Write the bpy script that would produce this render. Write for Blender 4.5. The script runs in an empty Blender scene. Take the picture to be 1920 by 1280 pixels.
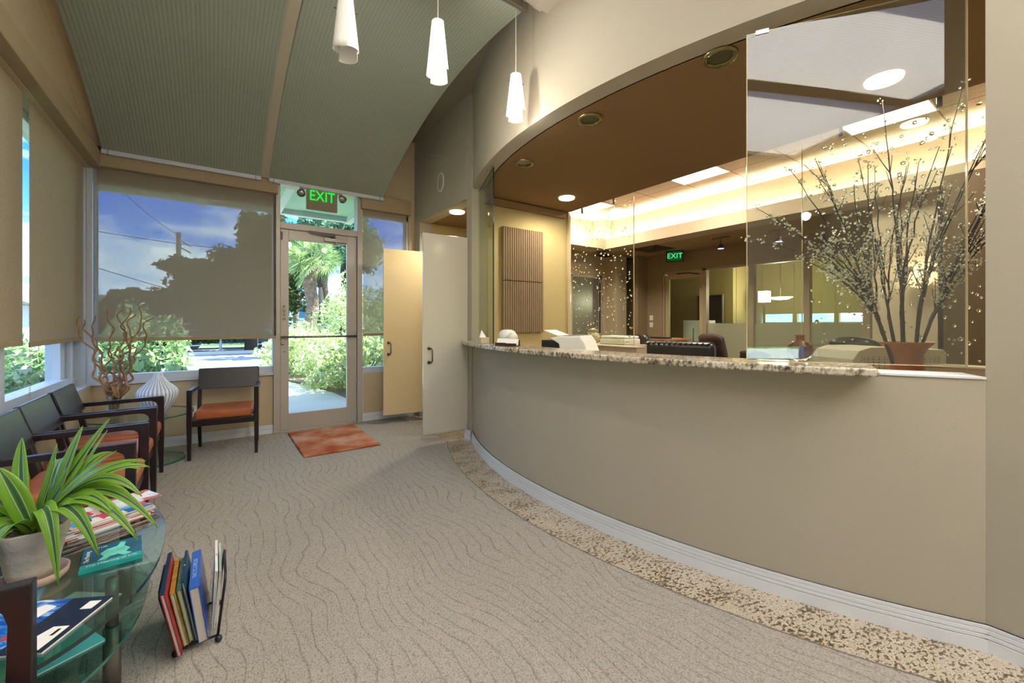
import bpy, bmesh, math, random
import numpy as np
from mathutils import Vector, Matrix
PI = math.pi
S = bpy.context.scene
S.cycles.transparent_max_bounces = 32
S.cycles.max_bounces = 12
COL = S.collection
random.seed(7)
CX, CY, R0 = 5.338, 2.043, 3.617          # the circle the reception wall follows

# ------------------------------------------------------------------ materials
def lin(h):
    if isinstance(h, str):
        h = h.lstrip('#'); c = [int(h[i:i+2], 16)/255 for i in (0, 2, 4)]
    else: c = h
    return tuple(((x/12.92) if x <= .04045 else ((x+.055)/1.055)**2.4) for x in c)+(1,)
MATS = {}
def new(name):
    m = bpy.data.materials.new(name); m.use_nodes = True
    nt = m.node_tree; nt.nodes.clear()
    out = nt.nodes.new('ShaderNodeOutputMaterial')
    MATS[name] = m
    return m, nt, out
def N(nt, t, **kw):
    n = nt.nodes.new(t)
    for k, v in kw.items():
        if k.startswith('i_'): n.inputs[k[2:].replace('_', ' ')].default_value = v
        else: setattr(n, k, v)
    return n
def principled(nt, out, col, rough=.6, metal=0, spec=.4, **kw):
    b = N(nt, 'ShaderNodeBsdfPrincipled')
    b.inputs['Base Color'].default_value = col
    b.inputs['Roughness'].default_value = rough
    b.inputs['Metallic'].default_value = metal
    b.inputs['Specular IOR Level'].default_value = spec
    for k, v in kw.items(): b.inputs[k.replace('_', ' ')].default_value = v
    nt.links.new(b.outputs[0], out.inputs[0])
    return b
def ramp(nt, stops, interp='LINEAR'):
    r = N(nt, 'ShaderNodeValToRGB'); e = r.color_ramp; e.interpolation = interp
    e.elements[0].position = stops[0][0]; e.elements[0].color = lin(stops[0][1])
    e.elements[1].position = stops[-1][0]; e.elements[1].color = lin(stops[-1][1])
    for p, c in stops[1:-1]:
        x = e.elements.new(p); x.color = lin(c)
    return r
def bumpy(nt, b, scale, strength, dist=.002, detail=3):
    tc = N(nt, 'ShaderNodeTexCoord'); n = N(nt, 'ShaderNodeTexNoise', i_Scale=scale, i_Detail=detail)
    nt.links.new(tc.outputs['Object'], n.inputs['Vector'])
    bp = N(nt, 'ShaderNodeBump', i_Strength=strength, i_Distance=dist)
    nt.links.new(n.outputs['Fac'], bp.inputs['Height']); nt.links.new(bp.outputs[0], b.inputs['Normal'])
def plain(name, col, rough=.6, metal=0, spec=.4, bump=None, vary=None, **kw):
    m, nt, out = new(name); b = principled(nt, out, lin(col), rough, metal, spec, **kw)
    if bump: bumpy(nt, b, *bump)
    if vary:
        sc, amt = vary
        tc = N(nt, 'ShaderNodeTexCoord'); n = N(nt, 'ShaderNodeTexNoise', i_Scale=sc, i_Detail=4.)
        nt.links.new(tc.outputs['Object'], n.inputs['Vector'])
        h = N(nt, 'ShaderNodeHueSaturation'); h.inputs['Color'].default_value = lin(col)
        mr = N(nt, 'ShaderNodeMapRange'); mr.inputs[1].default_value = .3; mr.inputs[2].default_value = .7
        mr.inputs[3].default_value = 1-amt; mr.inputs[4].default_value = 1+amt
        nt.links.new(n.outputs['Fac'], mr.inputs[0]); nt.links.new(mr.outputs[0], h.inputs['Value'])
        nt.links.new(h.outputs[0], b.inputs['Base Color'])
    return m
def glassy(name, tint, refl=1.0, rough=0.0, base=0.0):
    m, nt, out = new(name)
    t = N(nt, 'ShaderNodeBsdfTransparent'); t.inputs[0].default_value = lin(tint)
    g = N(nt, 'ShaderNodeBsdfGlossy'); g.inputs['Roughness'].default_value = rough
    f = N(nt, 'ShaderNodeFresnel', i_IOR=1.5)
    mu = N(nt, 'ShaderNodeMath', operation='MULTIPLY_ADD', use_clamp=True); mu.inputs[1].default_value = refl; mu.inputs[2].default_value = base
    x = N(nt, 'ShaderNodeMixShader')
    ge = N(nt, 'ShaderNodeNewGeometry'); inv = N(nt, 'ShaderNodeMath', operation='SUBTRACT'); inv.inputs[0].default_value = 1; nt.links.new(ge.outputs['Backfacing'], inv.inputs[1])
    m3 = N(nt, 'ShaderNodeMath', operation='MULTIPLY'); nt.links.new(mu.outputs[0], m3.inputs[0]); nt.links.new(inv.outputs[0], m3.inputs[1])
    nt.links.new(f.outputs[0], mu.inputs[0]); nt.links.new(m3.outputs[0], x.inputs[0])
    nt.links.new(t.outputs[0], x.inputs[1]); nt.links.new(g.outputs[0], x.inputs[2]); nt.links.new(x.outputs[0], out.inputs[0])
    return m
def emit(name, col, st):
    m, nt, out = new(name); e = N(nt, 'ShaderNodeEmission'); e.inputs[0].default_value = lin(col); e.inputs[1].default_value = st
    nt.links.new(e.outputs[0], out.inputs[0]); return m
def screen(name, col, openness, trans=.15):
    """woven solar screen: open holes between opaque threads"""
    m, nt, out = new(name)
    d = N(nt, 'ShaderNodeBsdfDiffuse'); tr = N(nt, 'ShaderNodeBsdfTranslucent'); tp = N(nt, 'ShaderNodeBsdfTransparent')
    tc = N(nt, 'ShaderNodeTexCoord'); n = N(nt, 'ShaderNodeTexNoise', i_Scale=160., i_Detail=2.)
    nt.links.new(tc.outputs['Object'], n.inputs['Vector'])
    h = N(nt, 'ShaderNodeHueSaturation'); h.inputs['Color'].default_value = lin(col)
    mr = N(nt, 'ShaderNodeMapRange'); mr.inputs[1].default_value = .3; mr.inputs[2].default_value = .7; mr.inputs[3].default_value = .9; mr.inputs[4].default_value = 1.1
    nt.links.new(n.outputs['Fac'], mr.inputs[0]); nt.links.new(mr.outputs[0], h.inputs['Value'])
    nt.links.new(h.outputs[0], d.inputs[0]); nt.links.new(h.outputs[0], tr.inputs[0])
    a = N(nt, 'ShaderNodeMixShader'); a.inputs[0].default_value = trans
    b = N(nt, 'ShaderNodeMixShader'); b.inputs[0].default_value = openness
    nt.links.new(d.outputs[0], a.inputs[1]); nt.links.new(tr.outputs[0], a.inputs[2])
    nt.links.new(a.outputs[0], b.inputs[1]); nt.links.new(tp.outputs[0], b.inputs[2]); nt.links.new(b.outputs[0], out.inputs[0])
    return m

WALL = plain('wall_paint', '#ada594', .75, spec=.2, bump=(260., .25, .002, 3))
WALL2 = plain('office_wall_paint', '#b8a78f', .75, spec=.2, bump=(260., .2, .002))
TAN = plain('tan_wall_paint', '#c2b090', .75, spec=.2, bump=(260., .2, .002))
SOFF = plain('soffit_brown', '#8a6f4e', .8, spec=.15, bump=(200., .15, .002))  # even brown, darker than the wall paint
OLIVE = plain('olive_wall_paint', '#b3a273', .8, spec=.2)
BEAM = plain('beam_paint', '#b3ab98', .8, spec=.2)
WHITE = plain('white_trim', '#d9dce0', .45)
WHITEP = plain('white_plastic', '#dcdad2', .4)
ALU = plain('anodised_aluminium', '#b4ada3', .42, metal=.25, spec=.5)
WFRAME = plain('white_window_frame', '#c3cad4', .4)
FASC = plain('shade_valance_fabric', '#a49478', .85, spec=.1, bump=(400., .2, .001))
DARKW = plain('espresso_wood', '#231a1c', .28, spec=.5, bump=(60., .05, .002))
ORANGE = plain('terracotta_leather', '#a85c34', .42, spec=.45, bump=(120., .15, .002), vary=(9., .12))
CHROME = plain('chrome', '#c9c9c6', .18, metal=1)
STEEL = plain('brushed_steel', '#8f8a82', .35, metal=1)
BRONZE = plain('pewter_handle', '#6f6650', .35, metal=.9)
BLACK = plain('black_metal', '#15161a', .4, spec=.5)
BLACKP = plain('black_plastic', '#1c1c1d', .35, spec=.5)
LEATH = plain('black_leather', '#1b1a1c', .3, spec=.6)
BRLEATH = plain('brown_upholstery', '#3a261b', .6)
PAGE = plain('page_block', '#b9b3a8', .8, bump=(300., .3, .001))
PAPER = plain('paper_white', '#e6e4de', .7)
LAM1 = plain('cream_laminate', '#d9c49a', .22, spec=.5)
LAM2 = plain('white_laminate', '#cfc8b8', .12, spec=.6)
WOOD = plain('desk_wood', '#9a6b42', .45, bump=(30., .1, .002))
PALETILE = plain('pale_laminate', '#b9ad95', .4)
GLASS = glassy('clear_glass', '#f2faf6', .9)
WGLASS = glassy('window_glass', '#e8f4f2', .6)
PANEG = glassy('counter_screen_glass', '#eef3f0', 1.4, base=.13)
SIDEG = glassy('left_screen_glass', '#dfe6d6', 1.0, base=.02)
TABLEG = glassy('green_table_glass', '#d4ebe6', 1.8, base=.08)
EDGEG = plain('glass_edge', '#0f2b28', .1, spec=.8)
EDGEL = plain('pale_glass_edge', '#c9b98f', .1, spec=.8)
EDGEB = plain('sea_glass_edge', '#2c6b60', .1, spec=.8)
WILLOW = plain('willow_bark', '#96704a', .6, bump=(80., .4, .003), vary=(25., .3))
BARK = plain('branch_bark', '#2a2222', .7)
PETAL = plain('blossom_petal', '#e4e1cc', .6)
TRUNK = plain('palm_trunk', '#7a6450', .9, bump=(14., .9, .05), vary=(8., .35))
OAKB = plain('oak_bark', '#3a342e', .9)
SOIL = plain('mulch', '#7d6c58', .95, bump=(40., .8, .02), vary=(18., .35))
CONC = plain('pale_concrete', '#c9c6bd', .9, vary=(3., .05))
ASPH = plain('bluish_asphalt', '#7b8291', .9, vary=(2., .08))  # blue-grey is the asphalt's own colour
GRASS = plain('lawn', '#6d8f3c', .95, vary=(6., .3), bump=(50., .8, .05))
BWHITE = plain('white_stucco', '#d4d6d8', .9)
ROOFM = plain('shingle_roof', '#85807a', .9)
TEALM = plain('teal_soffit', '#a9c9bd', .7)
FLAP = plain('frosted_acrylic', '#f0efea', .5)
DLGLASS = plain('dark_lens', '#5c5840', .15, spec=.7)
RING = plain('brass_ring', '#8c8050', .25, metal=.8)
CORK = plain('terracotta_pot', '#a85f36', .3, spec=.5, vary=(9., .3))
BLUEW = plain('blue_signboard', '#3f6fae', .6)
CARPET2 = plain('office_carpet', '#6b5f4e', .95)

def leafmat(name, a, b, trans=.3):
    m, nt, out = new(name)
    d = N(nt, 'ShaderNodeBsdfDiffuse'); t = N(nt, 'ShaderNodeBsdfTranslucent'); x = N(nt, 'ShaderNodeMixShader'); x.inputs[0].default_value = trans
    g = N(nt, 'ShaderNodeNewGeometry'); r = ramp(nt, [(0, a), (1, b)])
    nt.links.new(g.outputs['Random Per Island'], r.inputs[0])
    nt.links.new(r.outputs[0], d.inputs[0]); nt.links.new(r.outputs[0], t.inputs[0])
    nt.links.new(d.outputs[0], x.inputs[1]); nt.links.new(t.outputs[0], x.inputs[2]); nt.links.new(x.outputs[0], out.inputs[0])
    return m
LF_HEDGE = leafmat('hedge_leaves', '#8ea45e', '#e8e9bc')
LF_DARK = leafmat('tree_leaves', '#1d2a16', '#4d5f30')
LF_MID = leafmat('shrub_leaves', '#4d7a50', '#d3dfa4')
LF_PALM = leafmat('palm_fronds', '#5f7d48', '#b7c489')
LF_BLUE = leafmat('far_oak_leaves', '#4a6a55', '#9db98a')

def m_carpet():
    m, nt, out = new('loop_carpet'); b = principled(nt, out, lin('#8f8272'), .95, spec=.08)
    tc = N(nt, 'ShaderNodeTexCoord'); L = nt.links.new
    n1 = N(nt, 'ShaderNodeTexNoise', i_Scale=1.3, i_Detail=1.5); n1.inputs['Roughness'].default_value = .45
    L(tc.outputs['Object'], n1.inputs['Vector'])
    n1b = N(nt, 'ShaderNodeTexNoise', i_Scale=7., i_Detail=1.)
    L(tc.outputs['Object'], n1b.inputs['Vector'])
    sx = N(nt, 'ShaderNodeSeparateXYZ'); L(tc.outputs['Object'], sx.inputs[0])
    a = N(nt, 'ShaderNodeMath', operation='MULTIPLY_ADD'); a.inputs[1].default_value = .55; L(n1.outputs['Fac'], a.inputs[0]); L(sx.outputs[0], a.inputs[2])
    a2 = N(nt, 'ShaderNodeMath', operation='MULTIPLY_ADD'); a2.inputs[1].default_value = .035; L(n1b.outputs['Fac'], a2.inputs[0]); L(a.outputs[0], a2.inputs[2])
    k = N(nt, 'ShaderNodeMath', operation='MULTIPLY'); k.inputs[1].default_value = 18.; L(a2.outputs[0], k.inputs[0])
    fr = N(nt, 'ShaderNodeMath', operation='FRACT'); L(k.outputs[0], fr.inputs[0])
    tri = N(nt, 'ShaderNodeMath', operation='PINGPONG'); tri.inputs[1].default_value = .5; L(fr.outputs[0], tri.inputs[0])
    # thin dark groove lines, broken along their length
    n2 = N(nt, 'ShaderNodeTexNoise', i_Scale=9., i_Detail=2.); L(tc.outputs['Object'], n2.inputs['Vector'])
    wd = N(nt, 'ShaderNodeMapRange'); wd.inputs[1].default_value = .38; wd.inputs[2].default_value = .62; wd.inputs[3].default_value = .02; wd.inputs[4].default_value = .11
    L(n2.outputs['Fac'], wd.inputs[0])
    ln = N(nt, 'ShaderNodeMapRange'); ln.inputs[1].default_value = 0; ln.inputs[3].default_value = 1; ln.inputs[4].default_value = 0
    L(tri.outputs[0], ln.inputs[0]); L(wd.outputs[0], ln.inputs[2])
    # fine loops
    vo = N(nt, 'ShaderNodeTexVoronoi', i_Scale=190.); mp = N(nt, 'ShaderNodeMapping'); mp.inputs['Scale'].default_value = (1.5, .8, 1)
    L(tc.outputs['Object'], mp.inputs[0]); L(mp.outputs[0], vo.inputs['Vector'])
    cr = ramp(nt, [(0, '#b6aea6'), (.55, '#9d968e'), (1, '#7e7871')]); L(vo.outputs['Distance'], cr.inputs[0])
    mx = N(nt, 'ShaderNodeMix', data_type='RGBA'); mx.inputs[7].default_value = lin('#4f4740')
    mu = N(nt, 'ShaderNodeMath', operation='MULTIPLY'); mu.inputs[1].default_value = .36; L(ln.outputs[0], mu.inputs[0])
    L(mu.outputs[0], mx.inputs[0]); L(cr.outputs[0], mx.inputs[6]); L(mx.outputs[2], b.inputs['Base Color'])
    h = N(nt, 'ShaderNodeMath', operation='MULTIPLY_ADD'); h.inputs[1].default_value = -1.2; L(ln.outputs[0], h.inputs[0])
    hb = N(nt, 'ShaderNodeMath', operation='MULTIPLY'); hb.inputs[1].default_value = -.5; L(vo.outputs['Distance'], hb.inputs[0]); L(hb.outputs[0], h.inputs[2])
    bp = N(nt, 'ShaderNodeBump', i_Strength=.35, i_Distance=.004); L(h.outputs[0], bp.inputs['Height']); L(bp.outputs[0], b.inputs['Normal'])
    return m
CARPET = m_carpet()

def m_granite(name, polar, light, scale=1.0, rough=.3):
    m, nt, out = new(name); b = principled(nt, out, (1, 1, 1, 1), rough, spec=.45)
    L = nt.links.new; tc = N(nt, 'ShaderNodeTexCoord')
    mp = N(nt, 'ShaderNodeMapping'); mp.inputs['Scale'].default_value = (scale, scale*1.6, scale); mp.inputs['Rotation'].default_value = (0, 0, .5)
    L(tc.outputs['Object'], mp.inputs[0])
    n1 = N(nt, 'ShaderNodeTexNoise', i_Scale=40., i_Detail=5.); n1.inputs['Roughness'].default_value = .65
    n2 = N(nt, 'ShaderNodeTexNoise', i_Scale=5., i_Detail=3.)
    L(mp.outputs[0], n1.inputs['Vector']); L(mp.outputs[0], n2.inputs['Vector'])
    if light: st = [(.30, '#241f1c'), (.40, '#6d5f50'), (.5, '#a89a86'), (.6, '#cfc6b4'), (.75, '#8b8078')]
    else: st = [(.37, '#54463a'), (.43, '#74614a'), (.47, '#93866f'), (.515, '#b9b1a2'), (.55, '#ccc6ba'), (.575, '#8a6a42'), (.61, '#bdb6aa'), (.70, '#7a7268')]
    a = N(nt, 'ShaderNodeMath', operation='MULTIPLY_ADD'); a.inputs[1].default_value = .35; L(n2.outputs['Fac'], a.inputs[0])
    s = N(nt, 'ShaderNodeMath', operation='SUBTRACT'); s.inputs[1].default_value = .175; L(n1.outputs['Fac'], s.inputs[0]); L(s.outputs[0], a.inputs[2])
    cr = ramp(nt, st); L(a.outputs[0], cr.inputs[0])
    src = cr.outputs[0]
    if polar:       # joints run square to the curved wall
        sx = N(nt, 'ShaderNodeSeparateXYZ'); L(tc.outputs['Object'], sx.inputs[0])
        dx = N(nt, 'ShaderNodeMath', operation='SUBTRACT'); dx.inputs[0].default_value = CX; L(sx.outputs[0], dx.inputs[1])
        dy = N(nt, 'ShaderNodeMath', operation='SUBTRACT'); dy.inputs[1].default_value = CY; L(sx.outputs[1], dy.inputs[0])
        an = N(nt, 'ShaderNodeMath', operation='ARCTAN2'); L(dy.outputs[0], an.inputs[0]); L(dx.outputs[0], an.inputs[1])
        k = N(nt, 'ShaderNodeMath', operation='MULTIPLY_ADD'); k.inputs[1].default_value = 12.5; k.inputs[2].default_value = 20.87; L(an.outputs[0], k.inputs[0])
        fr = N(nt, 'ShaderNodeMath', operation='FRACT'); L(k.outputs[0], fr.inputs[0])
        lt = N(nt, 'ShaderNodeMath', operation='LESS_THAN'); lt.inputs[1].default_value = .013; L(fr.outputs[0], lt.inputs[0])
        mx = N(nt, 'ShaderNodeMix', data_type='RGBA'); mx.inputs[7].default_value = lin('#b9a98c')
        L(lt.outputs[0], mx.inputs[0]); L(src, mx.inputs[6]); src = mx.outputs[2]
    L(src, b.inputs['Base Color'])
    return m
GRANF = m_granite('granite_floor', True, False, 1.25)
GRANC = m_granite('granite_counter', False, True, .9, .15)

def m_mat():
    m, nt, out = new('woven_doormat'); b = principled(nt, out, lin('#b06a45'), .95, spec=.1); L = nt.links.new
    tc = N(nt, 'ShaderNodeTexCoord'); n = N(nt, 'ShaderNodeTexNoise', i_Scale=3.5, i_Detail=3.)
    L(tc.outputs['Object'], n.inputs['Vector'])
    cr = ramp(nt, [(.35, '#a2512a'), (.5, '#b87a58'), (.65, '#c79d84')]); L(n.outputs['Fac'], cr.inputs[0])
    w = N(nt, 'ShaderNodeTexWave', bands_direction='Y', i_Scale=5.2, i_Distortion=.8); w.inputs['Detail Scale'].default_value = 3.
    L(tc.outputs['Object'], w.inputs['Vector'])
    mr = N(nt, 'ShaderNodeMapRange'); mr.inputs[1].default_value = .0; mr.inputs[2].default_value = .25; mr.inputs[3].default_value = .6; mr.inputs[4].default_value = 1.
    L(w.outputs['Fac'], mr.inputs[0])
    h = N(nt, 'ShaderNodeHueSaturation'); L(cr.outputs[0], h.inputs['Color']); L(mr.outputs[0], h.inputs['Value']); L(h.outputs[0], b.inputs['Base Color'])
    bp = N(nt, 'ShaderNodeBump', i_Strength=1., i_Distance=.008); L(w.outputs['Fac'], bp.inputs['Height']); L(bp.outputs[0], b.inputs['Normal'])
    return m
MATM = m_mat()

def m_pleat(name, col, trans, freq=82.):
    m, nt, out = new(name); L = nt.links.new
    d = N(nt, 'ShaderNodeBsdfDiffuse'); t = N(nt, 'ShaderNodeBsdfTranslucent'); x = N(nt, 'ShaderNodeMixShader'); x.inputs[0].default_value = trans
    tc = N(nt, 'ShaderNodeTexCoord'); w = N(nt, 'ShaderNodeTexWave', bands_direction='X', i_Scale=freq/6.28, i_Distortion=0.)
    L(tc.outputs['Object'], w.inputs['Vector'])
    mr = N(nt, 'ShaderNodeMapRange'); mr.inputs[1].default_value = 0; mr.inputs[2].default_value = .3; mr.inputs[3].default_value = .78; mr.inputs[4].default_value = 1.
    mr.inputs[3].default_value = .86
    L(w.outputs['Fac'], mr.inputs[0])
    n = N(nt, 'ShaderNodeTexNoise', i_Scale=300.); L(tc.outputs['Object'], n.inputs['Vector'])
    m2 = N(nt, 'ShaderNodeMapRange'); m2.inputs[1].default_value = .3; m2.inputs[2].default_value = .7; m2.inputs[3].default_value = .94; m2.inputs[4].default_value = 1.06
    L(n.outputs['Fac'], m2.inputs[0]); mm = N(nt, 'ShaderNodeMath', operation='MULTIPLY'); L(mr.outputs[0], mm.inputs[0]); L(m2.outputs[0], mm.inputs[1])
    h = N(nt, 'ShaderNodeHueSaturation'); h.inputs['Color'].default_value = lin(col); L(mm.outputs[0], h.inputs['Value'])
    L(h.outputs[0], d.inputs[0]); L(h.outputs[0], t.inputs[0])
    bp = N(nt, 'ShaderNodeBump', i_Strength=.3, i_Distance=.004); L(w.outputs['Fac'], bp.inputs['Height']); L(bp.outputs[0], d.inputs['Normal'])
    L(d.outputs[0], x.inputs[1]); L(t.outputs[0], x.inputs[2]); L(x.outputs[0], out.inputs[0])
    return m
PLEAT = m_pleat('pleated_skylight_fabric', '#b2baaa', .3)
PLEATL = m_pleat('bright_pleated_fabric', '#e2e0da', .78)

def m_tiles():
    m, nt, out = new('acoustic_ceiling_tile'); b = principled(nt, out, lin('#cfc6b4'), .95, spec=.1); L = nt.links.new
    tc = N(nt, 'ShaderNodeTexCoord'); sx = N(nt, 'ShaderNodeSeparateXYZ'); L(tc.outputs['Object'], sx.inputs[0])
    ls = []
    for ax, off in ((0, 5.187), (1, 2.695)):
        a = N(nt, 'ShaderNodeMath', operation='ADD'); a.inputs[1].default_value = 61.0-off+.004; L(sx.outputs[ax], a.inputs[0])
        d = N(nt, 'ShaderNodeMath', operation='DIVIDE'); d.inputs[1].default_value = .61; L(a.outputs[0], d.inputs[0])
        f = N(nt, 'ShaderNodeMath', operation='FRACT'); L(d.outputs[0], f.inputs[0])
        l = N(nt, 'ShaderNodeMath', operation='LESS_THAN'); l.inputs[1].default_value = .022; L(f.outputs[0], l.inputs[0]); ls.append(l)
    mxx = N(nt, 'ShaderNodeMath', operation='MAXIMUM'); L(ls[0].outputs[0], mxx.inputs[0]); L(ls[1].outputs[0], mxx.inputs[1])
    n = N(nt, 'ShaderNodeTexNoise', i_Scale=110., i_Detail=4.); L(tc.outputs['Object'], n.inputs['Vector'])
    cr = ramp(nt, [(.32, '#8f8878'), (.42, '#cfc6b4'), (1, '#d9d1c2')]); L(n.outputs['Fac'], cr.inputs[0])
    mx = N(nt, 'ShaderNodeMix', data_type='RGBA'); mx.inputs[7].default_value = lin('#8a8272')
    L(mxx.outputs[0], mx.inputs[0]); L(cr.outputs[0], mx.inputs[6]); L(mx.outputs[2], b.inputs['Base Color'])
    return m
TILE = m_tiles()
SHADE = screen('solar_screen_fabric', '#aca08f', .36, .25)
SHADEL = screen('dense_screen_fabric', '#bfb097', .03, .3)
def m_vleaf():
    m, nt, out = new('variegated_leaf'); L = nt.links.new
    uv = N(nt, 'ShaderNodeUVMap'); sx = N(nt, 'ShaderNodeSeparateXYZ'); L(uv.outputs[0], sx.inputs[0])
    r = ramp(nt, [(0, '#86b832'), (.16, '#7fb033'), (.335, '#74a630'), (.36, '#cfdca0'), (.39, '#4d7d3c'), (.5, '#2f5f3c'), (.61, '#4d7d3c'), (.64, '#cfdca0'), (.665, '#74a630'), (.84, '#7fb033'), (1, '#92c03e')])
    L(sx.outputs[0], r.inputs[0])
    b = N(nt, 'ShaderNodeBsdfPrincipled'); b.inputs['Roughness'].default_value = .35; L(r.outputs[0], b.inputs['Base Color'])
    t = N(nt, 'ShaderNodeBsdfTranslucent'); L(r.outputs[0], t.inputs[0]); x = N(nt, 'ShaderNodeMixShader'); x.inputs[0].default_value = .3
    L(b.outputs[0], x.inputs[1]); L(t.outputs[0], x.inputs[2]); L(x.outputs[0], out.inputs[0]); return m
VLEAF = m_vleaf()
def m_frost():
    m, nt, out = new('frosted_film'); L = nt.links.new
    d = N(nt, 'ShaderNodeBsdfDiffuse'); d.inputs[0].default_value = lin('#a5a58c'); t = N(nt, 'ShaderNodeBsdfTransparent'); x = N(nt, 'ShaderNodeMixShader'); x.inputs[0].default_value = .35
    L(d.outputs[0], x.inputs[1]); L(t.outputs[0], x.inputs[2]); L(x.outputs[0], out.inputs[0]); return m
FROST = m_frost()
def printed(name, cols, scale=14.):
    m, nt, out = new(name); b = principled(nt, out, (1, 1, 1, 1), .25, spec=.5); L = nt.links.new
    tc = N(nt, 'ShaderNodeTexCoord'); v = N(nt, 'ShaderNodeTexVoronoi', i_Scale=scale, distance='CHEBYCHEV'); v.inputs['Randomness'].default_value = .8
    L(tc.outputs['Object'], v.inputs['Vector']); sx = N(nt, 'ShaderNodeSeparateXYZ'); L(v.outputs['Color'], sx.inputs[0])
    r = ramp(nt, [(i/(len(cols)), c) for i, c in enumerate(cols)]+[(1, cols[-1])], 'CONSTANT'); L(sx.outputs[0], r.inputs[0]); L(r.outputs[0], b.inputs['Base Color'])
    return m

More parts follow.
